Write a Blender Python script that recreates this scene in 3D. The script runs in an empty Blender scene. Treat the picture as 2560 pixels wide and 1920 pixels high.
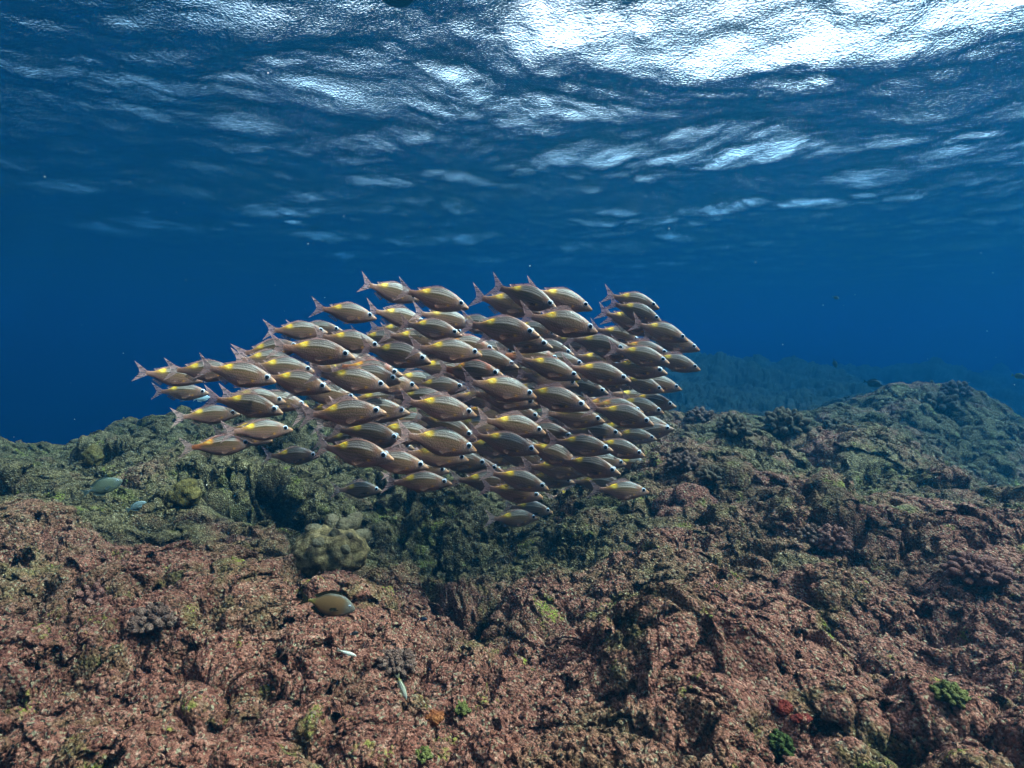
import bpy, bmesh, math, random
import numpy as np
from mathutils import Vector, Matrix

R = math.radians
scene = bpy.context.scene
COL = scene.collection

# ------------------------------------------------------------------ camera
W0, H0 = 2560.0, 1920.0            # the photograph's pixels
TANX = 0.818                       # tangent of half the horizontal field of view
PITCH = R(-3.8)
cam_d = bpy.data.cameras.new('camera')
cam_d.sensor_width = 36.0
cam_d.lens = 18.0 / TANX
cam_d.clip_start = 0.02
cam_d.clip_end = 500
cam = bpy.data.objects.new('camera', cam_d)
COL.objects.link(cam)
cam.location = (0, 0, 0)
cam.rotation_euler = (R(90) + PITCH, 0, 0)
scene.camera = cam

# ------------------------------------------------------------------ world, sun, exposure
SUN_EL, SUN_AZ = R(52), R(100)       # azimuth clockwise from the view axis (+Y)
world = bpy.data.worlds.new('World')
scene.world = world
world.use_nodes = True
wn, wl = world.node_tree.nodes, world.node_tree.links
wn.clear()
wo = wn.new('ShaderNodeOutputWorld')
wb = wn.new('ShaderNodeBackground')
sky = wn.new('ShaderNodeTexSky')
sky.sky_type = 'NISHITA'
sky.sun_disc = False
sky.sun_elevation = SUN_EL
sky.sun_rotation = SUN_AZ
sky.dust_density = 3.0
sky.air_density = 1.0
wb.inputs['Strength'].default_value = 0.10
veil = wn.new('ShaderNodeHueSaturation')      # a thin white cloud veil takes most of the blue out of the sky
veil.inputs['Saturation'].default_value = 0.25
veil.inputs['Value'].default_value = 0.95
wl.new(sky.outputs[0], veil.inputs['Color'])
# added bright cloud bank, ahead to the right, supplying the sun's glare
wtc = wn.new('ShaderNodeTexCoord')
dotn = wn.new('ShaderNodeVectorMath')
dotn.operation = 'DOT_PRODUCT'
_e, _a = R(32), R(32)
dotn.inputs[1].default_value = (math.sin(_a) * math.cos(_e), math.cos(_a) * math.cos(_e), math.sin(_e))
wl.new(wtc.outputs['Generated'], dotn.inputs[0])
cn = wn.new('ShaderNodeTexNoise')
cn.inputs['Scale'].default_value = 2.6
cn.inputs['Detail'].default_value = 6.0
wl.new(wtc.outputs['Generated'], cn.inputs['Vector'])
cadd = wn.new('ShaderNodeMath')
cadd.operation = 'MULTIPLY_ADD'
cadd.inputs[1].default_value = 0.8
wl.new(cn.outputs[0], cadd.inputs[0])
wl.new(dotn.outputs['Value'], cadd.inputs[2])
cmr = wn.new('ShaderNodeMapRange')
cmr.interpolation_type = 'SMOOTHSTEP'
cmr.inputs[1].default_value = 0.95
cmr.inputs[2].default_value = 1.35
wl.new(cadd.outputs[0], cmr.inputs[0])
cmix = wn.new('ShaderNodeMix')
cmix.data_type = 'RGBA'
cmix.blend_type = 'MULTIPLY'
cmix.inputs[7].default_value = (5.8, 4.1, 3.4, 1)
wl.new(cmr.outputs[0], cmix.inputs[0])
wl.new(veil.outputs[0], cmix.inputs[6])
wl.new(cmix.outputs[2], wb.inputs['Color'])
wl.new(wb.outputs[0], wo.inputs['Surface'])

sun_d = bpy.data.lights.new('sun', 'SUN')
sun_d.energy = 5.0
sun_d.angle = R(3.0)
sun_d.color = (1.0, 0.85, 0.63)
sun = bpy.data.objects.new('sun', sun_d)
COL.objects.link(sun)
SUN_DIR = Vector((math.sin(SUN_AZ) * math.cos(SUN_EL), math.cos(SUN_AZ) * math.cos(SUN_EL), math.sin(SUN_EL)))
sun.rotation_euler = SUN_DIR.to_track_quat('Z', 'Y').to_euler()
sun.location = SUN_DIR * 80

vs = scene.view_settings
vs.view_transform = 'Standard'
vs.look = 'None'
vs.exposure = 2.85
vs.gamma = 1.0
cy = scene.cycles
cy.max_bounces = 6
cy.diffuse_bounces = 2
cy.glossy_bounces = 3
cy.transmission_bounces = 4
cy.volume_bounces = 1
cy.transparent_max_bounces = 12
cy.sample_clamp_indirect = 4.0

# ------------------------------------------------------------------ helpers
rng = np.random.default_rng(7)
random.seed(7)
F32 = np.float32


def ray(px, py):
    """world direction (forward part 1) of a pixel of the photograph"""
    u = (px - W0 / 2) / (W0 / 2) * TANX
    v = (H0 / 2 - py) / (H0 / 2) * TANX * 0.75
    c, s = math.cos(PITCH), math.sin(PITCH)
    return Vector((u, c - v * s, s + v * c))


def at(px, py, depth):
    return ray(px, py) * depth


def _hash(ix, iy, iz, seed):
    h = (ix.astype(np.uint32) * np.uint32(374761393) + iy.astype(np.uint32) * np.uint32(668265263)
         + iz.astype(np.uint32) * np.uint32(2147483647 - 58) + np.uint32((seed * 974634777) & 0xFFFFFFFF))
    h ^= h >> np.uint32(13)
    h *= np.uint32(1274126177)
    h ^= h >> np.uint32(16)
    h *= np.uint32(2246822519)
    h ^= h >> np.uint32(13)
    return h


def perlin(P, scale, seed=0):
    """gradient noise of points P (N,3) at wavelength scale, about -1..1"""
    Q = P / scale + 1000.0
    I = np.floor(Q)
    f = (Q - I).astype(F32)
    I = I.astype(np.int64)
    w = f * f * f * (f * (f * 6 - 15) + 10)
    out = np.zeros(len(P), F32)
    for dx in (0, 1):
        wx = w[:, 0] if dx else 1 - w[:, 0]
        for dy in (0, 1):
            wy = w[:, 1] if dy else 1 - w[:, 1]
            for dz in (0, 1):
                wz = w[:, 2] if dz else 1 - w[:, 2]
                h = _hash(I[:, 0] + dx, I[:, 1] + dy, I[:, 2] + dz, seed)
                gx = (h & np.uint32(1023)).astype(F32) / 511.5 - 1
                gy = ((h >> np.uint32(10)) & np.uint32(1023)).astype(F32) / 511.5 - 1
                gz = ((h >> np.uint32(20)) & np.uint32(1023)).astype(F32) / 511.5 - 1
                out += wx * wy * wz * (gx * (f[:, 0] - dx) + gy * (f[:, 1] - dy) + gz * (f[:, 2] - dz))
    return out * 1.5


def fbm(P, scale, octaves=4, seed=0, gain=0.5):
    out = np.zeros(len(P), F32)
    a = 1.0
    for o in range(octaves):
        out += a * perlin(P, scale, seed + o * 17)
        a *= gain
        scale *= 0.5
    return out


def worley(P, scale, seed=0, jitter=0.9):
    """distance to the nearest cell point, in cells"""
    Q = P / scale + 1000.0
    I = np.floor(Q).astype(np.int64)
    f = (Q - I).astype(F32)
    best = np.full(len(P), 9.0, F32)
    s = np.where(f > 0.5, 1, -1)
    for a in (0, 1):
        for b in (0, 1):
            for c in (0, 1):
                ox, oy, oz = s[:, 0] * a, s[:, 1] * b, s[:, 2] * c
                h = _hash(I[:, 0] + ox, I[:, 1] + oy, I[:, 2] + oz, seed)
                px = ((h & np.uint32(1023)).astype(F32) / 1023 - 0.5) * jitter + 0.5 + ox
                py = (((h >> np.uint32(10)) & np.uint32(1023)).astype(F32) / 1023 - 0.5) * jitter + 0.5 + oy
                pz = (((h >> np.uint32(20)) & np.uint32(1023)).astype(F32) / 1023 - 0.5) * jitter + 0.5 + oz
                d = (px - f[:, 0]) ** 2 + (py - f[:, 1]) ** 2 + (pz - f[:, 2]) ** 2
                best = np.minimum(best, d)
    return np.sqrt(best)


def worley_vec(P, scale, seed=0, jitter=0.9):
    """as worley, and the vector from the nearest cell point"""
    Q = P / scale + 1000.0
    I = np.floor(Q).astype(np.int64)
    f = (Q - I).astype(F32)
    best = np.full(len(P), 9.0, F32)
    vec = np.zeros((len(P), 3), F32)
    s = np.where(f > 0.5, 1, -1)
    for a in (0, 1):
        for b in (0, 1):
            for c in (0, 1):
                ox, oy, oz = s[:, 0] * a, s[:, 1] * b, s[:, 2] * c
                h = _hash(I[:, 0] + ox, I[:, 1] + oy, I[:, 2] + oz, seed)
                px = ((h & np.uint32(1023)).astype(F32) / 1023 - 0.5) * jitter + 0.5 + ox
                py = (((h >> np.uint32(10)) & np.uint32(1023)).astype(F32) / 1023 - 0.5) * jitter + 0.5 + oy
                pz = (((h >> np.uint32(20)) & np.uint32(1023)).astype(F32) / 1023 - 0.5) * jitter + 0.5 + oz
                e = np.stack([f[:, 0] - px, f[:, 1] - py, f[:, 2] - pz], 1)
                d = (e * e).sum(1)
                m = d < best
                best[m] = d[m]
                vec[m] = e[m]
    return np.sqrt(best), vec * scale


def mesh_np(name, V, Fq, smooth=True):
    """mesh from arrays: V (N,3), Fq list of face arrays (M,3) or (M,4)"""
    me = bpy.data.meshes.new(name)
    if not isinstance(Fq, (list, tuple)):
        Fq = [Fq]
    nl = sum(f.size for f in Fq)
    nf = sum(len(f) for f in Fq)
    me.vertices.add(len(V))
    me.vertices.foreach_set('co', np.ascontiguousarray(V, F32).ravel())
    me.loops.add(nl)
    me.loops.foreach_set('vertex_index', np.concatenate([f.ravel() for f in Fq]).astype(np.int32))
    me.polygons.add(nf)
    sizes = np.concatenate([np.full(len(f), f.shape[1], np.int32) for f in Fq])
    starts = np.concatenate([[0], np.cumsum(sizes)[:-1]]).astype(np.int32)
    me.polygons.foreach_set('loop_start', starts)
    me.update(calc_edges=True)
    me.validate()
    if smooth:
        me.polygons.foreach_set('use_smooth', np.ones(len(me.polygons), bool))
    return me


def link(name, me, mat=None, parent=None):
    o = bpy.data.objects.new(name, me)
    COL.objects.link(o)
    if mat is not None and me is not None and not me.materials:
        me.materials.append(mat)
    if parent is not None:
        o.parent = parent
    return o


def tag(o, label=None, cat=None, group=None, kind=None):
    if label: o['label'] = label
    if cat: o['category'] = cat
    if group: o['group'] = group
    if kind: o['kind'] = kind
    return o


def vcol(me, name, C):
    a = me.color_attributes.new(name, 'FLOAT_COLOR', 'POINT')
    C4 = np.ones((len(me.vertices), 4), F32)
    C4[:, :3] = C
    a.data.foreach_set('color', C4.ravel())


def new_mat(name):
    m = bpy.data.materials.new(name)
    m.use_nodes = True
    nt = m.node_tree
    nt.nodes.clear()
    return m, nt.nodes, nt.links


def node(ns, kind, **kw):
    n = ns.new(kind)
    for k, v in kw.items():
        if k in n.inputs.keys():
            n.inputs[k].default_value = v
        else:
            setattr(n, k, v)
    return n


def ramp(ns, stops, interp='LINEAR'):
    n = ns.new('ShaderNodeValToRGB')
    cr = n.color_ramp
    cr.interpolation = interp
    while len(cr.elements) < len(stops):
        cr.elements.new(0.5)
    for e, (p, c) in zip(cr.elements, stops):
        e.position = p
        e.color = (*c, 1) if len(c) == 3 else c
    return n


# ------------------------------------------------------------------ haze (the sea water itself)
def closed_box(name, lo, hi):
    x0, y0, z0 = lo
    x1, y1, z1 = hi
    V = np.array([(x0, y0, z0), (x1, y0, z0), (x1, y1, z0), (x0, y1, z0), (x0, y0, z1), (x1, y0, z1), (x1, y1, z1), (x0, y1, z1)])
    Fc = np.array([(0, 3, 2, 1), (4, 5, 6, 7), (0, 1, 5, 4), (1, 2, 6, 5), (2, 3, 7, 6), (3, 0, 4, 7)])
    return mesh_np(name, V, Fc, smooth=False)


SURF = 2.0
hz_m, ns, ls = new_mat('sea_water')
out = ns.new('ShaderNodeOutputMaterial')
pv = ns.new('ShaderNodeVolumePrincipled')
pv.inputs['Color'].default_value = (0.0008, 0.0112, 0.0245, 1)
pv.inputs['Absorption Color'].default_value = (0.20, 0.49, 0.68, 1)
pv.inputs['Density'].default_value = 0.40
pv.inputs['Anisotropy'].default_value = 0.25
ls.new(pv.outputs[0], out.inputs['Volume'])
haze = link('haze', closed_box('haze', (-75, -75, -16), (75, 75, SURF + 0.6)), hz_m)
tag(haze, kind='stuff')

# ------------------------------------------------------------------ water surface, seen from below
def polar_grid(thetas, radii):
    T, Rr = np.meshgrid(thetas, radii)              # rows: radii
    X = (np.sin(T) * Rr).ravel()
    Y = (np.cos(T) * Rr).ravel()
    nt_, nr = len(thetas), len(radii)
    i = np.arange(nr - 1)[:, None] * nt_
    j = np.arange(nt_)[None, :]
    j2 = (j + 1) % nt_
    Fq = np.stack([i + j, i + j2, i + nt_ + j2, i + nt_ + j], -1).reshape(-1, 4)
    return X, Y, T.ravel(), Rr.ravel(), Fq


def thetas_dense(half_deg, n_dense, n_rest):
    a = np.linspace(-R(half_deg), R(half_deg), n_dense)
    b = np.linspace(R(half_deg), 2 * math.pi - R(half_deg), n_rest + 2)[1:-1]
    return np.concatenate([a, b])


def fan_cap(Fq, n_t, centre_index):
    j = np.arange(n_t)
    return np.stack([np.full(n_t, centre_index), (j + 1) % n_t, j], -1)


def waves(X, Y):
    P = np.stack([X, Y, np.zeros_like(X)], 1)
    wx = X + 0.5 * perlin(P, 2.2, 3)
    wy = Y + 0.5 * perlin(P, 2.2, 5)
    Z = np.zeros_like(X)
    wr = np.random.default_rng(3)
    for lam, n, steep in ((5.0, 4, 0.045), (2.4, 6, 0.080), (1.1, 8, 0.095), (0.55, 8, 0.08), (0.28, 8, 0.065)):
        for k in range(n):
            l = lam * wr.uniform(0.75, 1.3)
            th = R(80) + wr.normal(0, 0.75)        # roughly along the view
            kx, ky = math.cos(th) * 2 * math.pi / l, math.sin(th) * 2 * math.pi / l
            a = steep / math.sqrt(n) * l / (2 * math.pi) * 1.4
            ph = wx * kx + wy * ky + wr.uniform(0, 6.28)
            Z += a * (np.sin(ph) + 0.25 * np.sin(2 * ph + 0.6))
    P2 = np.stack([wx * 0.7, wy * 1.5, np.zeros_like(X)], 1)
    Z += 0.018 * fbm(P2, 0.9, 4, 41, 0.48)
    return Z


th = thetas_dense(52, 1100, 120)
rad = np.concatenate([np.linspace(0.3, 2.6, 20)[:-1], np.geomspace(2.6, 68, 720)])
X, Y, T_, R_, Fq = polar_grid(th, rad)
V = np.stack([X, Y, SURF + waves(X, Y)], 1)
V = np.vstack([V, [(0, 0, SURF)]])
me = mesh_np('water_surface', V, [Fq, fan_cap(Fq, len(th), len(V) - 1)])
wm, ns, ls = new_mat('water_surface')
out = ns.new('ShaderNodeOutputMaterial')
tc = ns.new('ShaderNodeTexCoord')
mp = node(ns, 'ShaderNodeMapping')
mp.inputs['Scale'].default_value = (1.0, 1.0, 1.0)
ls.new(tc.outputs['Object'], mp.inputs['Vector'])
n1 = node(ns, 'ShaderNodeTexNoise', Scale=13.0, Detail=4.0, Roughness=0.6)
n2 = node(ns, 'ShaderNodeTexNoise', Scale=62.0, Detail=2.0, Roughness=0.5)
for n in (n1, n2):
    ls.new(mp.outputs[0], n.inputs['Vector'])
b1 = node(ns, 'ShaderNodeBump', Strength=1.0, Distance=0.0105)
b2 = node(ns, 'ShaderNodeBump', Strength=1.0, Distance=0.0085)
ls.new(n1.outputs[0], b1.inputs['Height'])
ls.new(n2.outputs[0], b2.inputs['Height'])
ls.new(b1.outputs[0], b2.inputs['Normal'])
fr = node(ns, 'ShaderNodeFresnel', IOR=1.333)
ls.new(b2.outputs[0], fr.inputs['Normal'])
tr = ns.new('ShaderNodeBsdfTransparent')
rf = node(ns, 'ShaderNodeBsdfRefraction', Roughness=0.07, IOR=1.333)
ls.new(b2.outputs[0], rf.inputs['Normal'])
gl = node(ns, 'ShaderNodeBsdfGlossy', Roughness=0.07)
gl.inputs['Color'].default_value = (0.95, 0.95, 0.95, 1)
ls.new(b2.outputs[0], gl.inputs['Normal'])
mt = node(ns, 'ShaderNodeMixShader')
mt.inputs[0].default_value = 0.35
ls.new(tr.outputs[0], mt.inputs[1])
ls.new(rf.outputs[0], mt.inputs[2])
mx = ns.new('ShaderNodeMixShader')
ls.new(fr.outputs[0], mx.inputs[0])
ls.new(mt.outputs[0], mx.inputs[1])
ls.new(gl.outputs[0], mx.inputs[2])
ls.new(mx.outputs[0], out.inputs['Surface'])
ws = link('water_surface', me, wm)
tag(ws, kind='structure')

# ------------------------------------------------------------------ seabed: one sheet
K = W0 / 2212.0
CTRL = []


def cp(px, py, depth):          # control point read off the photograph (2212 px wide copy) at a chosen depth
    p = at(px * K, py * K, depth)
    CTRL.append((p.x, p.y, p.z))


for a in [
    # near left mound
    (0, 1659, .95), (300, 1659, 1.0), (650, 1659, 1.03), (0, 1450, 1.22), (350, 1450, 1.25), (700, 1480, 1.25), (850, 1560, 1.18),
    (0, 1250, 1.65), (220, 1250, 1.62), (430, 1275, 1.6), (600, 1310, 1.58), (760, 1390, 1.45), (860, 1470, 1.32),
    # valley in the middle
    (960, 1659, 1.13), (980, 1480, 1.55), (930, 1340, 2.05), (1050, 1400, 1.85), (1000, 1230, 2.55), (780, 1290, 2.25), (1200, 1150, 2.75),
    (1130, 1659, 1.1), (1130, 1480, 1.48),
    # right mound
    (1400, 1659, 1.03), (1800, 1659, 1.0), (2212, 1659, .93), (1250, 1450, 1.45), (1600, 1400, 1.45), (1950, 1400, 1.4), (2212, 1450, 1.2),
    (1180, 1300, 1.85), (1330, 1200, 2.1), (1450, 1075, 2.4), (1620, 1200, 1.95), (1800, 1150, 2.1), (1960, 1180, 1.95), (2100, 1190, 1.85), (2200, 1290, 1.6),
    # plateau behind the right mound
    (1550, 1000, 2.95), (1700, 1000, 3.0), (1900, 1010, 3.0), (2030, 1040, 3.1), (2150, 1100, 3.3), (2212, 1180, 3.2),
    (1480, 925, 3.8), (1590, 925, 4.0), (1700, 925, 4.2), (1830, 920, 4.6), (1900, 862, 5.4), (2000, 825, 6.0), (2090, 860, 6.0), (2212, 920, 6.2),
    # left and middle reef
    (0, 1130, 2.15), (120, 1080, 2.5), (330, 1080, 2.6), (300, 1190, 2.0), (560, 1040, 2.9), (560, 1210, 2.15), (800, 1060, 3.0),
    (0, 985, 3.6), (130, 955, 3.8), (250, 985, 3.6), (310, 940, 4.0), (420, 930, 4.0), (580, 915, 4.2), (800, 905, 4.3), (1050, 905, 4.3), (1300, 905, 4.2),
    (1250, 1010, 3.2), (1370, 1040, 2.9), (1000, 1060, 3.0),
    # far reef
    (1500, 778, 14), (1620, 784, 14), (1760, 808, 14.5), (1580, 865, 10), (1720, 855, 10.5), (1300, 764, 14.5), (1080, 758, 15), (850, 800, 14.5), (560, 860, 15), (1200, 835, 10.5),
    (1980, 815, 16), (2200, 820, 17),
    (1480, 945, 5.6), (1590, 952, 5.6), (1700, 952, 5.9), (1790, 935, 6.6), (1590, 935, 7.4), (1720, 925, 7.8), (1400, 940, 6.2), (2000, 862, 8.2), (2120, 890, 8.5),
]:
    cp(*a)
CTRL += [(-3.6, 5.0, -1.9), (-2.4, 5.4, -1.9), (-1.2, 5.8, -1.7), (-4, 7.5, -3.6), (-2, 8.5, -3.0), (-6, 5, -3.0), (-9, 9, -5), (-8, 16, -5.5), (-16, 25, -7),
         (-20, 50, -8), (0, 50, -6), (0, 22, -4.0), (20, 50, -5), (9, 26, -3.0), (4.8, 4.0, -2.0), (3.6, 3.0, -1.45), (2.6, 2.0, -.95), (7, 6, -2.6), (9, 9, -2.2), (14, 12, -2.6),
         (30, 25, -3.5), (-4.0, 3.0, -.7), (-3.0, 1.4, -.6), (-1.2, .4, -.65), (1.2, .4, -.65), (0, .5, -.66), (-12, 4, -4), (14, 4, -3)]
CT = np.array(CTRL)


def lp(x, y):                    # log-polar coordinates: near and far get the same say
    r = np.sqrt(x * x + y * y)
    return np.stack([np.arctan2(x, y), np.log(r) * 0.9], -1)


def tps(d2):
    return 0.5 * d2 * np.log(np.maximum(d2, 1e-12))


A = lp(CT[:, 0], CT[:, 1])
rA = np.sqrt(CT[:, 0] ** 2 + CT[:, 1] ** 2)
zA = CT[:, 2] / rA               # slope seen from the centre varies least
n = len(A)
D2 = ((A[:, None] - A[None]) ** 2).sum(-1)
M = np.zeros((n + 3, n + 3))
M[:n, :n] = tps(D2) + np.eye(n) * 0.002
M[:n, n:] = np.hstack([np.ones((n, 1)), A])
M[n:, :n] = M[:n, n:].T
sol = np.linalg.solve(M, np.concatenate([zA, np.zeros(3)]))


def coarse(x, y):
    B = lp(x, y)
    res = np.empty(len(x))
    for s in range(0, len(x), 20000):
        b = B[s:s + 20000]
        d2 = ((b[:, None] - A[None]) ** 2).sum(-1)
        res[s:s + 20000] = tps(d2) @ sol[:n] + sol[n] + b @ sol[n + 1:]
    return res * np.sqrt(x * x + y * y)


N_T, N_REST = 1400, 90
th = thetas_dense(50, N_T, N_REST)
rad = np.concatenate([np.linspace(0.35, 0.75, 14)[:-1], np.geomspace(0.75, 9, 1250)[:-1], np.geomspace(9, 66, 260)])
X, Y, T_, R_, Fq = polar_grid(th, rad)
# coarse height on a thin grid, then spread
ct = np.linspace(-R(62), R(62), 141)
cr_ = np.geomspace(0.3, 70, 150)
GT, GR = np.meshgrid(ct, cr_)
GZ = coarse((np.sin(GT) * GR).ravel(), (np.cos(GT) * GR).ravel()).reshape(GT.shape)
Tw = (T_ + math.pi) % (2 * math.pi) - math.pi
Tc = np.clip(Tw, ct[0], ct[-1])
fi = (Tc - ct[0]) / (ct[1] - ct[0])
fj = (np.log(R_) - math.log(0.3)) / (math.log(70 / 0.3) / (len(cr_) - 1))
i0 = np.clip(fi.astype(int), 0, len(ct) - 2)
j0 = np.clip(fj.astype(int), 0, len(cr_) - 2)
a, b = fi - i0, fj - j0
Z = (GZ[j0, i0] * (1 - a) * (1 - b) + GZ[j0, i0 + 1] * a * (1 - b) + GZ[j0 + 1, i0] * (1 - a) * b + GZ[j0 + 1, i0 + 1] * a * b)
back = np.clip((np.abs(Tw) - R(55)) / R(50), 0, 1)
back = back * back * (3 - 2 * back)
Z = Z * (1 - back) + (-0.75 - 0.12 * np.maximum(R_ - 1, 0)) * back
Z = np.maximum(Z, -13.5)

# hollows, caves and cracks: (px, py of the 2212 copy, depth, half width across, half depth, how deep)
def hit(px, py):
    """where the line of sight through a pixel meets the coarse seabed"""
    q = ray(px * K, py * K)
    ts = np.geomspace(0.8, 14, 700)
    z = coarse(q.x * ts, q.y * ts)
    i = int(np.argmax(q.z * ts < z))
    return q * ts[i]


def pit(px, py, depth, ra, rb, dz, ang=0.0, pw=1.4):
    p = hit(px, py)
    c, s = math.cos(ang), math.sin(ang)
    dx, dy = X - p.x, Y - p.y
    q = ((dx * c + dy * s) / ra) ** 2 + ((-dx * s + dy * c) / rb) ** 2
    lx, ly = dx * c + dy * s, -dx * s + dy * c
    rim = np.exp(-(lx / (ra * 1.05)) ** 4 - ((ly - rb * 1.6) / (rb * 1.0)) ** 2) * (R_ < 12)
    global OVER
    OVER = np.maximum(OVER, rim * min(rb * 1.4, .15) * (0.3 if p.y < 1.7 else 1))       # the far rim leans over the hollow
    q += 0.8 * wob
    dz *= 1.25 if p.y > 1.7 else 1.0
    return dz * np.exp(-np.maximum(q, 0) ** pw)


Pxy = np.stack([X, Y, np.zeros_like(X)], 1)
wob = fbm(Pxy, 0.16, 3, 77) * 0.9
OVER = np.zeros_like(X)
PITS = [
    (560, 1160, 2.2, .26, .16, .10, 0.1), (560, 1105, 2.35, .24, .10, .25, 0.1),
    (560, 1105, 2.35, .26, .13, .42, 0.1), (1025, 1380, 1.85, .13, .07, .26, 0.2), (15, 1080, 2.45, .10, .10, .2, 0),
    (1660, 1500, 1.22, .045, .04, .14, 0), (1630, 1560, 1.13, .03, .09, .17, 0.35), (1610, 1640, 1.03, .03, .06, .16, 0.2),
    (1860, 1480, 1.28, .06, .05, .16, 0), (1985, 1600, 1.07, .10, .035, .12, -0.3), (2060, 1490, 1.2, .05, .05, .15, .2), (2170, 1520, 1.12, .05, .06, .14, 0),
    (470, 1525, 1.16, .035, .03, .08, 0), (690, 1640, 1.02, .05, .035, .12, 0), (430, 1600, 1.08, .03, .025, .07, 0), (60, 1560, 1.1, .07, .05, .07, 0),
    (760, 1350, 1.75, .09, .07, .14, 0), (1700, 1090, 2.25, .05, .06, .1, 0), (1200, 1380, 1.72, .10, .05, .12, .4), (1320, 1420, 1.55, .06, .04, .12, .2),
    (1760, 1105, 2.15, .08, .05, .12, 0), (2060, 1075, 2.75, .12, .12, .22, 0), (1950, 985, 3.1, .10, .10, .14, 0), (1480, 1010, 2.75, .12, .06, .14, 0.5),
    (700, 1235, 2.1, .12, .06, .16, 0), (560, 985, 3.3, .16, .10, .12, 0), (230, 1010, 3.2, .18, .10, .12, 0), (1560, 1245, 1.85, .07, .04, .08, 0),
    (2020, 1330, 1.55, .07, .05, .11, .2), (1400, 1560, 1.17, .05, .035, .09, 0), (640, 1260, 1.95, .08, .05, .12, 0),
]
Z_open = Z.copy()
for t in PITS:
    Z -= pit(*t)
OVER *= np.exp(-((Z_open - Z) / .09) ** 2)

P0 = np.stack([X, Y, Z], 1)
G = P0.reshape(len(rad), len(th), 3)
du = np.roll(G, -1, 1) - np.roll(G, 1, 1)
dv = np.gradient(G, axis=0)
N = np.cross(dv.reshape(-1, 3), du.reshape(-1, 3))
N /= np.maximum(np.linalg.norm(N, axis=1, keepdims=True), 1e-9)
N[N[:, 2] < 0] *= -1
N = N * np.array([0.85, 0.85, 1.0])


def dome(w, r=0.72):
    return np.sqrt(np.maximum(1 - (w / r) ** 2, 0))


def warp(P, amp, scale, seed):
    return P + amp * np.stack([perlin(P, scale, seed), perlin(P, scale, seed + 1), perlin(P, scale, seed + 2)], 1)


def detail(P, far):
    """height along the normal, and a sideways swelling that gives the lumps overhanging rims"""
    d = 0.10 * fbm(P, 0.6, 3, 1)
    d += 0.05 * fbm(P, 0.24, 3, 21)
    push = np.zeros_like(P)
    rough = np.clip(0.75 + 1.0 * perlin(P, 0.5, 31), 0.25, 1.5)
    r2 = np.clip(0.8 + 1.2 * perlin(P, 0.17, 32), 0.2, 1.6)
    near = np.clip(1.7 - far / 3.2, 0, 1)

    def lumps(Pw, size, seed, amp, r, k):
        nonlocal d, push
        w, v = worley_vec(Pw, size, seed)
        dm = dome(w, r)
        d = d + amp * (dm - 0.5)
        push += (v.T * (k * np.clip(amp / (0.35 * size), 0, 1.3) * smooth01(dm, 0.0, 0.55))).T

    lumps(warp(P, .07, .2, 221), 0.36, 55, 0.10, .85, 0.08)
    lumps(warp(P, .040, .11, 201), 0.15, 51, rough * 0.056, .8, 0.22)
    Pw = warp(P, .018, .05, 205)
    lumps(Pw, 0.066, 52, rough * r2 * 0.041, .78, 0.28)
    lumps(Pw, 0.030, 53, r2 * 0.0185, .74, 0.26)
    Pw = warp(P, .004, .014, 208)
    lumps(Pw, 0.0155, 54, near * r2 * 0.0095, .72, 0.15)
    d += np.clip(near, 0, 1) * 0.0040 * (dome(worley(Pw, 0.0085, 56)) - 0.5)
    # bored holes and gaps between the lumps
    h = fbm(P, 0.22, 3, 65)
    d -= 0.15 * np.clip((h - 0.42) * 2.6, 0, 1)
    h = fbm(P, 0.085, 3, 61)
    d -= 0.085 * np.clip((h - 0.38) * 3.2, 0, 1)
    h = fbm(P, 0.036, 2, 63)
    d -= (0.4 + 0.6 * near) * 0.024 * np.clip((h - 0.36) * 3.0, 0, 1)
    return d, push


def smooth01(x, lo, hi):
    t = np.clip((x - lo) / (hi - lo), 0, 1)
    return t * t * (3 - 2 * t)


d = np.empty(len(P0), F32)
PUSH = np.zeros((len(P0), 3), F32)
for s in range(0, len(P0), 300000):
    d[s:s + 300000], PUSH[s:s + 300000] = detail(P0[s:s + 300000], R_[s:s + 300000])
d += np.clip((R_ - 7) / 10, 0, 1) * 0.55 * fbm(P0, 1.8, 5, 91)
V = P0 + N * d[:, None] + PUSH
V[:, 1] -= OVER
V[:, 2] += OVER * .6
V = np.vstack([V, [(0, 0, -0.66)]])
me = mesh_np('seabed', V, [Fq, fan_cap(Fq, len(th), len(V) - 1)])


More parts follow.
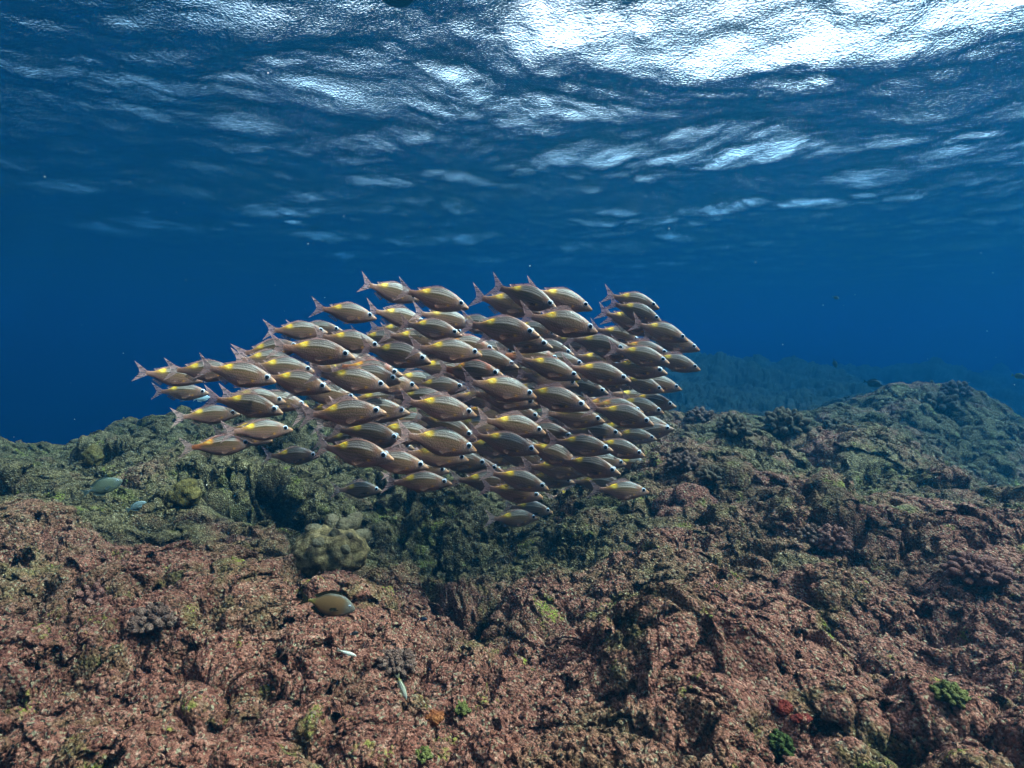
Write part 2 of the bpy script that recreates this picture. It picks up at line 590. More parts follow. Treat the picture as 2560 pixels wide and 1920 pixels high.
def reef_material(name, warm=1.0):
    m, ns, ls = new_mat(name)
    out = ns.new('ShaderNodeOutputMaterial')
    bs = node(ns, 'ShaderNodeBsdfPrincipled', Roughness=0.85)
    bs.inputs['Specular IOR Level'].default_value = 0.15
    tc = ns.new('ShaderNodeTexCoord')
    co = tc.outputs['Object']

    def noise(sc, det, rough=0.6):
        n = node(ns, 'ShaderNodeTexNoise', Scale=sc, Detail=det, Roughness=rough)
        ls.new(co, n.inputs['Vector'])
        return n.outputs[0]

    def mix(f, a, b):
        n = ns.new('ShaderNodeMix')
        n.data_type = 'RGBA'
        if isinstance(f, float):
            n.inputs[0].default_value = f
        else:
            ls.new(f, n.inputs[0])
        for s, c in ((6, a), (7, b)):
            if isinstance(c, tuple):
                n.inputs[s].default_value = (*c, 1)
            else:
                ls.new(c, n.inputs[s])
        return n.outputs[2]

    def thr(x, lo, hi):
        n = node(ns, 'ShaderNodeMapRange')
        n.inputs[1].default_value = lo
        n.inputs[2].default_value = hi
        ls.new(x, n.inputs[0])
        return n.outputs[0]

    turf = ramp(ns, [(0.25, (.028, .021, .007)), (0.45, (.15, .100, .042)), (0.57, (.29, .198, .092)), (0.70, (.64, .475, .27))])
    ls.new(noise(45, 6, 0.75), turf.inputs[0])
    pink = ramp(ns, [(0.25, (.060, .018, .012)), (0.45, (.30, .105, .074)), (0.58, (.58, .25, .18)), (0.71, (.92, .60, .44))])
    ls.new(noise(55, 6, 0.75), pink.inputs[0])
    # pink coralline and turf, painted redder nearby to mimic red light lost with distance
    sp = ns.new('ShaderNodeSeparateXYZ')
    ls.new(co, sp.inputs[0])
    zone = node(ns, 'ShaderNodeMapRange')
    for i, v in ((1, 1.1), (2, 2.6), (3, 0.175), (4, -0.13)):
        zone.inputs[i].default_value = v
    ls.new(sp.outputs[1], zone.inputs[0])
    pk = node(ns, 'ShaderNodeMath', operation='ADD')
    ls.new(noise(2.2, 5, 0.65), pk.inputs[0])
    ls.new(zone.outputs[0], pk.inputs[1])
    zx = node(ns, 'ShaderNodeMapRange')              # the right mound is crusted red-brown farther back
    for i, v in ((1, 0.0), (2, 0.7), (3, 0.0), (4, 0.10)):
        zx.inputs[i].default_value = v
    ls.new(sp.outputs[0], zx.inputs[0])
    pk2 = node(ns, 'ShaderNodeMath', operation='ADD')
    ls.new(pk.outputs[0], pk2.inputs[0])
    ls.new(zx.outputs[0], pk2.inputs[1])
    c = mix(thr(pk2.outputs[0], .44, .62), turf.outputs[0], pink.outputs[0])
    olive = ramp(ns, [(0.3, (.05, .045, .012)), (0.52, (.20, .17, .05)), (0.75, (.46, .40, .14))])
    ls.new(noise(60, 5, 0.75), olive.inputs[0])
    c = mix(thr(noise(3.6, 4, 0.7), .55, .68), c, olive.outputs[0])
    # crumbs: pale broken bits, lime-green tufts, dark turf, by cells
    vo = node(ns, 'ShaderNodeTexVoronoi', Scale=210.0)
    ls.new(co, vo.inputs['Vector'])
    sep = ns.new('ShaderNodeSeparateColor')
    ls.new(vo.outputs['Color'], sep.inputs[0])
    c = mix(thr(sep.outputs[0], .86, .99), c, (.52, .40, .26))
    c = mix(thr(sep.outputs[1], .80, .99), c, (.05, .032, .018))
    g = node(ns, 'ShaderNodeMath', operation='MULTIPLY')
    ls.new(thr(noise(7.0, 4, 0.7), .60, .68), g.inputs[0])
    ls.new(thr(sep.outputs[2], .35, .6), g.inputs[1])
    c = mix(g.outputs[0], c, (.44, .42, .09))
    # the far reef is painted darker with distance, standing in for deeper haze
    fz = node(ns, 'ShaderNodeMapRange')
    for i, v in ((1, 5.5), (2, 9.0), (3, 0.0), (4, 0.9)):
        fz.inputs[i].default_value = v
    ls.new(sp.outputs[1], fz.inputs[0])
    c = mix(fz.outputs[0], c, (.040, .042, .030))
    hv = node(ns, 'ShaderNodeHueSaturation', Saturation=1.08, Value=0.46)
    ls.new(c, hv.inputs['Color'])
    ls.new(hv.outputs[0], bs.inputs['Base Color'])
    b1 = node(ns, 'ShaderNodeBump', Strength=1.0, Distance=0.016)
    ls.new(noise(60, 5, 0.7), b1.inputs['Height'])
    v2 = node(ns, 'ShaderNodeTexVoronoi', Scale=150.0)
    ls.new(co, v2.inputs['Vector'])
    b2 = node(ns, 'ShaderNodeBump', Strength=1.0, Distance=0.008, invert=True)
    ls.new(v2.outputs['Distance'], b2.inputs['Height'])
    ls.new(b1.outputs[0], b2.inputs['Normal'])
    ls.new(b2.outputs[0], bs.inputs['Normal'])
    ls.new(bs.outputs[0], out.inputs['Surface'])
    return m


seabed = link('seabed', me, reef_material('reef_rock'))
tag(seabed, kind='structure')

# ------------------------------------------------------------------ fish
def smooth_profile(pts, x):
    """monotone-ish smooth curve through (x, value) points"""
    px = np.array([p[0] for p in pts], float)
    pv_ = np.array([p[1] for p in pts], float)
    m = np.gradient(pv_, px)
    i = np.clip(np.searchsorted(px, x) - 1, 0, len(px) - 2)
    h = px[i + 1] - px[i]
    t = np.clip((x - px[i]) / h, 0, 1)
    return ((2 * t ** 3 - 3 * t ** 2 + 1) * pv_[i] + (t ** 3 - 2 * t ** 2 + t) * h * m[i]
            + (-2 * t ** 3 + 3 * t ** 2) * pv_[i + 1] + (t ** 3 - t ** 2) * h * m[i + 1])


def smoothstep(lo, hi, x):
    t = np.clip((x - lo) / (hi - lo), 0, 1)
    return t * t * (3 - 2 * t)


def bend_y(x, k):
    """sideways swimming bend: the tail swings, the head stays"""
    t = np.clip(0.25 - x, 0, 1)
    return k * t * t


def fish_body(name, top, bot, wid, x0, x1, k, paint, nx=120, na=40):
    s = np.linspace(0, 1, nx)
    xs = x0 + (x1 - x0) * (s - 0.06 * np.sin(2 * math.pi * s) / 1.0 * 0.5)
    zt, zb, ww = smooth_profile(top, xs), smooth_profile(bot, xs), np.maximum(smooth_profile(wid, xs), 0.002)
    ang = np.linspace(0, 2 * math.pi, na, endpoint=False)
    V = []
    ca, sa = np.cos(ang), np.sin(ang)
    for i in range(nx):
        zc, hz_ = (zt[i] + zb[i]) / 2, (zt[i] - zb[i]) / 2
        yy = ww[i] * np.sign(ca) * np.abs(ca) ** 0.9
        zz = zc + hz_ * np.sign(sa) * np.abs(sa) ** 1.1
        V.append(np.stack([np.full(na, xs[i]), yy, zz], 1))
    V = np.concatenate(V)
    i = np.arange(nx - 1)[:, None] * na
    j = np.arange(na)[None]
    j2 = (j + 1) % na
    Fq = np.stack([i + j, i + j2, i + na + j2, i + na + j], -1).reshape(-1, 4)[:, ::-1]
    V = np.vstack([V, [(x0, 0, (zt[0] + zb[0]) / 2)], [(x1 + 0.002, 0, (zt[-1] + zb[-1]) / 2)]])
    nv = len(V)
    jj = np.arange(na)
    cap0 = np.stack([np.full(na, nv - 2), jj, (jj + 1) % na], -1)[:, ::-1]
    cap1 = np.stack([np.full(na, nv - 1), (nx - 1) * na + (jj + 1) % na, (nx - 1) * na + jj], -1)[:, ::-1]
    C = paint(V, smooth_profile(top, np.clip(V[:, 0], x0, x1)), smooth_profile(bot, np.clip(V[:, 0], x0, x1)))
    V = V.copy()
    V[:, 1] += bend_y(V[:, 0], k)
    me = mesh_np(name, V, [Fq, np.concatenate([cap0, cap1])])
    vcol(me, 'pattern', C)
    return me


def fin_mesh(name, outline, th, k, y0=0.0, splay=None, rays=None):
    """a thin fin with thickness: outline = (base points, edge points) two rows of (x, z), thick at the base, thin at the edge"""
    base, edge = np.array(outline[0], float), np.array(outline[1], float)
    n_, m_ = 22, 7
    def resample(a, q):
        t = np.linspace(0, 1, len(a))
        return np.stack([np.interp(q, t, a[:, 0]), np.interp(q, t, a[:, 1])], 1)
    q = np.linspace(0, 1, n_)
    B, E = resample(base, q), resample(edge, q)
    V = []
    for side in (1, -1):
        for a in range(m_):
            f = a / (m_ - 1)
            p = B * (1 - f) + E * f
            y = side * (th * (1 - 0.85 * f)) + y0
            ripple = 0.35 * th * np.sin(q * math.pi * 18) * (0.3 + f)
            yy = np.full(n_, y) + ripple
            if splay is not None:
                yy = yy + splay * f * f
            V.append(np.stack([p[:, 0], yy, p[:, 1]], 1))
    V = np.concatenate(V)
    V[:, 1] += bend_y(V[:, 0], k)
    Fq = []
    off = n_ * m_
    for a in range(m_ - 1):
        for b in range(n_ - 1):
            i = a * n_ + b
            Fq.append((i, i + 1, i + n_ + 1, i + n_))
            Fq.append((off + i + n_, off + i + n_ + 1, off + i + 1, off + i))
    for a in range(m_ - 1):
        for b in (0, n_ - 1):
            i = a * n_ + b
            Fq.append((i, i + n_, off + i + n_, off + i))
    for b in range(n_ - 1):
        for a in (0, m_ - 1):
            i = a * n_ + b
            Fq.append((i, off + i, off + i + 1, i + 1))
    return mesh_np(name, V, np.array(Fq))


def uv_dome(name, c, r, nrm_y, flat=0.45):
    """shallow lens on the side of the head"""
    bm = bmesh.new()
    bmesh.ops.create_uvsphere(bm, u_segments=20, v_segments=12, radius=1)
    for v in bm.verts:
        v.co = Vector((c[0] + v.co.x * r, c[1] + v.co.z * r * flat * nrm_y, c[2] + v.co.y * r))
    me = bpy.data.meshes.new(name)
    bmesh.ops.recalc_face_normals(bm, faces=bm.faces)
    bm.to_mesh(me)
    bm.free()
    me.polygons.foreach_set('use_smooth', np.ones(len(me.polygons), bool))
    return me


def painted_skin(name, rough=0.35, spec=0.5, fine=0.0):
    m, ns, ls = new_mat(name)
    out = ns.new('ShaderNodeOutputMaterial')
    bs = node(ns, 'ShaderNodeBsdfPrincipled', Roughness=rough)
    bs.inputs['Specular IOR Level'].default_value = spec
    at_ = node(ns, 'ShaderNodeAttribute', attribute_name='pattern')
    tc = ns.new('ShaderNodeTexCoord')
    # overlapping scales: small cells that lift the surface a little and vary its tone
    mp = node(ns, 'ShaderNodeMapping')
    mp.inputs['Scale'].default_value = (1.0, 0.2, 1.25)
    ls.new(tc.outputs['Object'], mp.inputs[0])
    vo = node(ns, 'ShaderNodeTexVoronoi', Scale=62.0)
    ls.new(mp.outputs[0], vo.inputs['Vector'])
    mr = node(ns, 'ShaderNodeMapRange')
    mr.inputs[3].default_value = 1.10
    mr.inputs[4].default_value = 0.80
    ls.new(vo.outputs['Distance'], mr.inputs[0])
    hv = ns.new('ShaderNodeHueSaturation')
    ls.new(at_.outputs['Color'], hv.inputs['Color'])
    ls.new(mr.outputs[0], hv.inputs['Value'])
    # every fish has a slightly different tone
    oi = ns.new('ShaderNodeObjectInfo')
    mr2 = node(ns, 'ShaderNodeMapRange')
    mr2.inputs[3].default_value = 0.56
    mr2.inputs[4].default_value = 0.90
    ls.new(oi.outputs['Random'], mr2.inputs[0])
    hv2 = ns.new('ShaderNodeHueSaturation')
    ls.new(hv.outputs[0], hv2.inputs['Color'])
    ls.new(mr2.outputs[0], hv2.inputs['Value'])
    ls.new(hv2.outputs[0], bs.inputs['Base Color'])
    bp = node(ns, 'ShaderNodeBump', Strength=0.25, Distance=0.004, invert=True)
    ls.new(vo.outputs['Distance'], bp.inputs['Height'])
    ls.new(bp.outputs[0], bs.inputs['Normal'])
    ls.new(bs.outputs[0], out.inputs['Surface'])
    return m


def plain(name, col, rough=0.4, spec=0.5):
    m, ns, ls = new_mat(name)
    out = ns.new('ShaderNodeOutputMaterial')
    bs = node(ns, 'ShaderNodeBsdfPrincipled', Roughness=rough)
    bs.inputs['Specular IOR Level'].default_value = spec
    nz = node(ns, 'ShaderNodeTexNoise', Scale=30.0, Detail=3.0)
    tc = ns.new('ShaderNodeTexCoord')
    ls.new(tc.outputs['Object'], nz.inputs['Vector'])
    r_ = ramp(ns, [(0.3, tuple(c * 0.8 for c in col)), (0.7, tuple(min(c * 1.15, 1) for c in col))])
    ls.new(nz.outputs[0], r_.inputs[0])
    ls.new(r_.outputs[0], bs.inputs['Base Color'])
    ls.new(bs.outputs[0], out.inputs['Surface'])
    return m


def fin_mat(name, col, clear=0.35):
    """thin membrane: part of the light goes straight through, fine rays"""
    m, ns, ls = new_mat(name)
    out = ns.new('ShaderNodeOutputMaterial')
    df = node(ns, 'ShaderNodeBsdfDiffuse')
    tl = node(ns, 'ShaderNodeBsdfTranslucent')
    nz = node(ns, 'ShaderNodeTexNoise', Scale=14.0, Detail=4.0)
    tc = ns.new('ShaderNodeTexCoord')
    mp = node(ns, 'ShaderNodeMapping')
    mp.inputs['Scale'].default_value = (1.0, 0.3, 4.0)
    ls.new(tc.outputs['Object'], mp.inputs[0])
    ls.new(mp.outputs[0], nz.inputs['Vector'])
    r_ = ramp(ns, [(0.3, tuple(c * 0.65 for c in col)), (0.7, tuple(min(c * 1.3, 1) for c in col))])
    ls.new(nz.outputs[0], r_.inputs[0])
    ls.new(r_.outputs[0], df.inputs[0])
    ls.new(r_.outputs[0], tl.inputs[0])
    m1 = ns.new('ShaderNodeMixShader')
    m1.inputs[0].default_value = 0.45
    ls.new(df.outputs[0], m1.inputs[1])
    ls.new(tl.outputs[0], m1.inputs[2])
    tp = ns.new('ShaderNodeBsdfTransparent')
    m2 = ns.new('ShaderNodeMixShader')
    m2.inputs[0].default_value = clear
    ls.new(m1.outputs[0], m2.inputs[1])
    ls.new(tp.outputs[0], m2.inputs[2])
    ls.new(m2.outputs[0], out.inputs['Surface'])
    return m


# striped bream: local x runs from the tail tips (-0.5) to the snout (0.5)
BR_TOP = [(-.33, .040), (-.27, .040), (-.20, .058), (-.10, .108), (0, .150), (.08, .166), (.15, .164), (.24, .142), (.33, .105), (.41, .062), (.46, .030), (.50, .002)]
BR_BOT = [(-.33, -.036), (-.27, -.040), (-.20, -.058), (-.10, -.105), (0, -.140), (.08, -.150), (.15, -.148), (.24, -.128), (.33, -.098), (.41, -.066), (.46, -.045), (.50, -.026)]
BR_WID = [(-.33, .008), (-.25, .013), (-.12, .035), (0, .052), (.12, .060), (.24, .058), (.34, .050), (.42, .036), (.47, .022), (.50, .010)]


def lerp(C, col, f):
    f = np.clip(f, 0, 1)[:, None]
    return C * (1 - f) + np.array(col, F32) * f


def bream_paint(red):
    def paint(V, zt, zb):
        x, z = V[:, 0], V[:, 2]
        t = np.where(z > 0, z / np.maximum(zt, 1e-4), -z / np.minimum(zb, -1e-4))     # 1 back, -1 belly
        n = len(x)
        C = np.tile(np.array((.35, .155, .120), F32), (n, 1))
        back = (.17, .060, .032) if not red else (.34, .065, .018)
        flank = (.28, .115, .075) if not red else (.20, .075, .045)
        C = lerp(C, flank, smoothstep(-.1, .2, t))
        C = lerp(C, back, smoothstep(.30, .72, t))
        C = lerp(C, (.29, .160, .130), smoothstep(-.45, -.95, t) * 0.7)
        inb = smoothstep(.33, .25, x) * smoothstep(-.26, -.12, x)
        # olive-yellow lines on the flank
        wav = 0.02 * np.sin(x * 26)
        for t0, w, a in ((.30, .06, .9), (.09, .06, .95), (-.13, .06, .85), (-.35, .055, .6)):
            C = lerp(C, (.105, .070, .008), a * inb * np.exp(-((t - t0 - wav) / w) ** 2))
        # dark band under the bright line, then white lines with dark brown between
        up = smoothstep(.30, .20, x) * smoothstep(-.125, -.06, x)
        C = lerp(C, (.085, .042, .006), .9 * up * np.exp(-((t - .44) / .075) ** 4))
        C = lerp(C, (.030, .012, .006), .92 * up * smoothstep(.56, .62, t) * smoothstep(1.0, .93, t))
        for t0, w, wc in ((.54, .045, .72), (.69, .030, .42), (.82, .030, .36)):
            C = lerp(C, (wc, wc * .78, wc * .66), up * .95 * np.exp(-((t - t0) / w) ** 2))
        # head: grey cheek, orange snout
        hd = smoothstep(.29, .33, x)
        C = lerp(C, (.28, .150, .115), hd * smoothstep(.55, .2, t))
        C = lerp(C, (.24, .105, .05), hd * smoothstep(.2, .7, t))
        C = lerp(C, (.50, .19, .06), smoothstep(.45, .495, x + .03 * t))
        C = lerp(C, (.06, .03, .022), .6 * np.exp(-((x - .295 - .02 * np.cos(t * 1.6)) / .006) ** 2) * smoothstep(.55, .2, np.abs(t)))
        # tail root pinkish orange
        C = lerp(C, (.32, .14, .095) if not red else (.45, .12, .04), smoothstep(-.18, -.26, x))
        # the bright yellow saddle spot behind the back
        sp = np.exp(-(((x + .108) / .056) ** 2 + ((z - .082) / .040) ** 2) ** 1.5)
        C = lerp(C, (.95, .50, .004) if not red else (.95, .30, .006), 1.25 * sp)
        C = lerp(C, (1.0, .84, .22), .9 * np.exp(-(((x + .112) / .026) ** 2 + ((z - .068) / .012) ** 2)))
        C = lerp(C, (.60, .25, .03), .7 * np.exp(-(((x + .18) / .05) ** 2 + ((z - .052) / .02) ** 2)))
        # orange patch at the root of the breast fin
        C = lerp(C, (.85, .33, .015), 1.1 * np.exp(-(((x - .222) / .022) ** 2 + ((z + .045) / .012) ** 2)))
        return C
    return paint


M_SKIN = painted_skin('striped_fish_skin', 0.34, 0.45)
M_TAIL = fin_mat('pink_fin_membrane', (.60, .36, .33), 0.54)
M_CLEAR = fin_mat('clear_fin_membrane', (.24, .115, .085), 0.6)
M_EYEW = plain('eye_silver', (.42, .46, .56), 0.2, 0.6)
M_EYEB = plain('eye_black', (.006, .006, .010), 0.12, 0.7)


def set_parts(root, parts):
    for nm, me, mat, sub in parts:
        o = link(nm, me, mat, root)
        for nm2, me2, mat2 in sub:
            link(nm2, me2, mat2, o)


def make_bream(k, red, erect):
    """one striped fish, unit length, built at the origin; k = bend of the tail"""
    root = bpy.data.objects.new('striped_fish', None)
    root.empty_display_size = 0.1
    COL.objects.link(root)
    parts = [('body', fish_body('body', BR_TOP, BR_BOT, BR_WID, -.33, .50, k, bream_paint(red), nx=150, na=56), M_SKIN, [])]
    tail_in = [(-.305, .034), (-.312, .015), (-.315, 0), (-.312, -.015), (-.305, -.032)]
    tail_out = [(-.51, .172), (-.475, .118), (-.435, .055), (-.412, 0), (-.438, -.055), (-.478, -.116), (-.51, -.165)]
    parts.append(('tail_fin', fin_mesh('tail_fin', (tail_in, tail_out), .006, k), M_TAIL, []))
    h = .052 if erect else .018
    db = [(.17, .155), (.08, .160), (0, .143), (-.10, .100), (-.19, .056)]
    de = [(.155, .168), (.06, .168 + h), (-.02, .150 + h), (-.12, .108 + h * .9), (-.235, .085)]
    parts.append(('dorsal_fin', fin_mesh('dorsal_fin', (db, de), .004, k), M_TAIL, []))
    ab = [(-.06, -.115), (-.12, -.092), (-.19, -.056)]
    ae = [(-.105, -.165), (-.165, -.132), (-.235, -.088)]
    parts.append(('anal_fin', fin_mesh('anal_fin', (ab, ae), .004, k), M_CLEAR, []))
    for sgn in (-1, 1):
        pb = [(.150, -.142), (.130, -.145), (.105, -.145)]
        pe = [(.045, -.168), (.020, -.172), (.005, -.160)]
        parts.append(('pelvic_fin', fin_mesh('pelvic_fin', (pb, pe), .003, 0, y0=sgn * .018, splay=sgn * .03), M_CLEAR, []))
        qb = [(.215, -.030), (.208, -.045), (.212, -.062)]
        qe = [(.055, -.058), (.045, -.088), (.090, -.112)]
        parts.append(('pectoral_fin', fin_mesh('pectoral_fin', (qb, qe), .0025, 0, y0=sgn * .056, splay=sgn * .035), M_CLEAR, []))
        eye = uv_dome('eye', (.384, sgn * .037, .036), .037, sgn, .34)
        pup = uv_dome('pupil', (.386, sgn * .0475, .036), .0255, sgn, .28)
        parts.append(('eye', eye, M_EYEW, [('pupil', pup, M_EYEB)]))
    set_parts(root, parts)
    return root


def copy_tree(o, parent=None):
    c = o.copy()
    COL.objects.link(c)
    if parent is not None:
        c.parent = parent
    for ch in list(o.children):
        copy_tree(ch, c)
    return c


# where each fish of the school is: crop letter, yellow spot, eye, (optional) flags: h = half hidden behind others, r = red, e = raised back fin
CROPS = {'A': (340, 680, .30139), 'B': (760, 680, .22604), 'C': (1160, 680, .27125), 'D': (660, 960, .27125), 'E': (1160, 960, .27125)}
SCHOOL = [
    ('A', 1272, 449, 1524, 478, ''), ('B', 60, 590, 352, 622, 'h'), ('B', 15, 795, 450, 895, ''), ('A', 1040, 618, 1300, 605, 'h'), ('A', 1010, 690, 1262, 725, ''),
    ('A', 490, 775, 770, 815, 'h'), ('A', 770, 783, 1072, 873, ''), ('A', 228, 815, 470, 880, ''), ('A', 318, 962, 535, 990, ''), ('A', 1250, 855, 1538, 940, ''),
    ('A', 1130, 745, 1413, 802, 'h'), ('A', 850, 1040, 1135, 1130, 'e'), ('A', 915, 990, 1174, 1058, 'h'), ('A', 1080, 1010, 1357, 1090, 'hh'), ('A', 527, 1150, 783, 1168, ''),
    ('A', 950, 1273, 1225, 1303, ''), ('A', 835, 1320, 1065, 1382, ''), ('A', 905, 1268, 1163, 1302, 'h'), ('A', 610, 1403, 888, 1425, 'r'), ('A', 1232, 1493, 1460, 1518, ''),
    ('B', 885, 148, 1203, 262, 'h'), ('B', 1350, 207, 1738, 340, ''), ('B', 375, 382, 720, 467, ''), ('B', 955, 425, 1290, 530, 'h'), ('B', 1460, 445, 1800, 545, 'h'),
    ('B', 1310, 555, 1668, 655, ''), ('B', 400, 690, 775, 795, ''), ('B', 760, 690, 1090, 760, 'h'), ('B', 1125, 675, 1480, 770, 'h'), ('B', 905, 828, 1310, 943, ''),
    ('B', 1480, 800, 1885, 877, ''), ('B', 1660, 745, 2050, 835, 'hr'), ('B', 610, 1010, 998, 1095, 'hr'), ('B', 405, 1105, 840, 1233, ''), ('B', 345, 1030, 720, 1130, 'hh'),
    ('B', 590, 1085, 978, 1168, 'h'), ('B', 800, 1150, 1185, 1248, 'h'), ('B', 1730, 1040, 2122, 1103, 'r'), ('B', 1415, 1000, 1780, 1090, 'hh'), ('B', 1375, 1215, 1720, 1255, 'h'),
    ('B', 1165, 1160, 1420, 1225, 'hh'), ('B', 130, 1280, 505, 1373, 'h'), ('B', 1170, 1330, 1560, 1395, 'hh'),
    ('C', 490, 148, 795, 287, ''), ('C', 810, 175, 1118, 295, ''), ('C', 322, 225, 640, 330, 'h'), ('C', 245, 455, 612, 543, ''), ('C', 800, 392, 1158, 502, ''),
    ('C', 1490, 213, 1742, 298, ''), ('C', 1525, 303, 1770, 418, ''), ('C', 1440, 380, 1690, 480, 'h'), ('C', 1497, 432, 1740, 535, 'h'), ('C', 1750, 487, 2007, 593, ''),
    ('C', 1850, 590, 2110, 680, 'h'), ('C', 1350, 525, 1585, 612, 'h'), ('C', 560, 480, 812, 558, 'h'), ('C', 395, 560, 740, 652, 'h'), ('C', 915, 597, 1180, 680, 'hh'),
    ('C', 1150, 603, 1440, 690, 'h'), ('C', 1270, 672, 1560, 745, 'h'), ('C', 1545, 708, 1828, 800, ''), ('C', 1565, 655, 1840, 730, 'hr'), ('C', 1875, 775, 2120, 865, ''),
    ('C', 525, 735, 830, 790, 'hr'), ('C', 700, 650, 960, 730, 'h'), ('C', 695, 805, 1010, 935, ''), ('C', 690, 925, 995, 1012, 'h'), ('C', 1150, 862, 1468, 962, ''),
    ('C', 1155, 762, 1400, 850, 'h'), ('C', 795, 770, 1060, 828, 'h'), ('C', 120, 745, 437, 840, 'h'), ('C', 1565, 980, 1793, 1065, ''), ('C', 1700, 975, 1948, 1050, 'h'),
    ('C', 250, 998, 600, 1110, ''), ('C', 270, 1100, 610, 1187, 'h'), ('C', 730, 1085, 1080, 1200, ''), ('C', 1020, 1005, 1275, 1080, 'h'), ('C', 440, 870, 740, 925, 'hh'),
    ('C', 1500, 830, 1800, 895, 'h'),
    ('D', 635, 215, 1028, 237, ''), ('D', 527, 205, 850, 215, 'h'), ('D', 1525, 145, 1887, 250, 'e'), ('D', 1588, 318, 1892, 443, ''), ('D', 865, 398, 1200, 470, 'h'),
    ('D', 1195, 385, 1520, 470, 'h'), ('D', 697, 470, 1000, 505, 'hh'), ('D', 1515, 447, 1885, 575, ''), ('D', 1485, 598, 1818, 680, ''), ('D', 730, 567, 1100, 640, ''),
    ('D', 1095, 650, 1440, 738, 'e'), ('D', 805, 935, 1032, 970, ''), ('D', 1345, 850, 1660, 895, ''), ('D', 1340, 735, 1640, 787, 'h'), ('D', 2035, 408, 2300, 440, 'hh'),
    ('D', 2000, 525, 2330, 560, 'hh'), ('D', 1940, 850, 2240, 895, 'h'), ('D', 900, 185, 1260, 240, 'hh'), ('D', 960, 95, 1270, 135, 'hh'), ('D', 1690, 650, 2010, 715, 'hh'),
    ('E', 1370, 220, 1677, 322, ''), ('E', 1305, 165, 1590, 230, 'hr'), ('E', 1530, 145, 1787, 232, 'h'), ('E', 1640, 115, 1893, 173, 'h'), ('E', 1210, 150, 1480, 200, 'hr'),
    ('E', 365, 312, 690, 415, ''), ('E', 370, 200, 655, 277, 'h'), ('E', 920, 240, 1230, 312, ''), ('E', 655, 390, 960, 460, ''), ('E', 285, 470, 620, 585, ''),
    ('E', 730, 560, 1005, 697, ''), ('E', 990, 505, 1303, 570, ''), ('E', 1345, 530, 1610, 620, ''), ('E', 1497, 435, 1725, 482, ''), ('E', 1615, 432, 1868, 397, 'h'),
    ('E', 1495, 700, 1703, 747, ''), ('E', 1060, 700, 1367, 765, ''), ('E', 765, 725, 1075, 783, 'h'), ('E', 425, 810, 722, 920, 'e'), ('E', 370, 945, 665, 1010, ''),
    ('E', 400, 1205, 635, 1240, ''), ('E', 540, 1108, 770, 1165, 'h'), ('E', 900, 990, 1110, 980, ''), ('E', 1380, 940, 1645, 980, 'e'), ('E', 1230, 1090, 1440, 1062, ''),
    ('E', 705, 835, 960, 875, 'h'), ('E', 0, 705, 280, 757, 'h'), ('E', 165, 530, 450, 600, 'hh'), ('E', 430, 620, 720, 700, 'hh'), ('E', 1190, 668, 1440, 715, 'hh'),
    ('E', 1150, 868, 1420, 900, 'hh'), ('E', 1090, 395, 1390, 440, 'hh'),
    ('E', 60, 80, 330, 150, 'hh'), ('E', 120, 215, 380, 270, 'hhr'), ('E', 640, 300, 900, 350, 'hh'), ('E', 1000, 330, 1260, 390, 'hhr'), ('E', 30, 330, 300, 390, 'hh'),
    ('E', 560, 700, 820, 760, 'hh'), ('E', 880, 600, 1140, 650, 'hh'), ('E', 150, 620, 420, 690, 'hhr'), ('D', 1700, 60, 1960, 120, 'hhr'), ('D', 1250, 300, 1520, 350, 'hhr'),
    ('D', 1050, 500, 1320, 560, 'hh'), ('D', 1900, 720, 2160, 790, 'hh'), ('C', 900, 900, 1160, 960, 'hh'), ('C', 1250, 960, 1500, 1030, 'hh'), ('B', 1200, 900, 1480, 960, 'hh'),
    ('B', 950, 600, 1250, 670, 'hh'), ('C', 600, 620, 860, 690, 'hh'),
]
PROTO = {}
for kk, bend in enumerate((-.24, .02, .22)):
    for red in (0, 1):
        for er in (0, 1):
            PROTO[(kk, red, er)] = None

recs = []
FPX = (W0 / 2) / TANX
frng = np.random.default_rng(23)
for (c, sx, sy, ex, ey, fl) in SCHOOL:
    ox, oy, sc = CROPS[c]
    S = np.array([ox + sx * sc, oy + sy * sc])
    E = np.array([ox + ex * sc, oy + ey * sc])
    dv_ = E - S
    Lp = np.linalg.norm(dv_) / 0.50
    ang = math.atan2(dv_[1], dv_[0]) - R(4.5)      # pixel angle of the long axis, positive = head down
    ax = np.array([math.cos(ang), math.sin(ang)])
    up = np.array([ax[1], -ax[0]])
    ctr = (S + E) / 2 - ax * Lp * 0.137 - up * Lp * 0.057
    hid = fl.count('h')
    recs.append(dict(c=ctr, L=Lp, a=ang, hid=hid, red='r' in fl, er='e' in fl, base=0.205 * FPX / Lp + 0.20 * hid + frng.normal(0, 0.02), eye=E))

# more of the crowd, mostly hidden, filling the depth of the school
for i in range(26):
    a_, b_ = frng.uniform(0, 6.283), math.sqrt(frng.random())
    ctr = np.array([1215 + 400 * b_ * math.cos(a_), 1000 + 190 * b_ * math.sin(a_) + 0.08 * 400 * b_ * math.cos(a_)])
    Lp = frng.uniform(135, 175)
    recs.append(dict(c=ctr, L=Lp, a=R(frng.normal(9, 4)), hid=2, red=bool(frng.random() < .3), er=False, base=2.35 + frng.uniform(0, .5), eye=ctr + np.array([.37 * Lp, 0])))

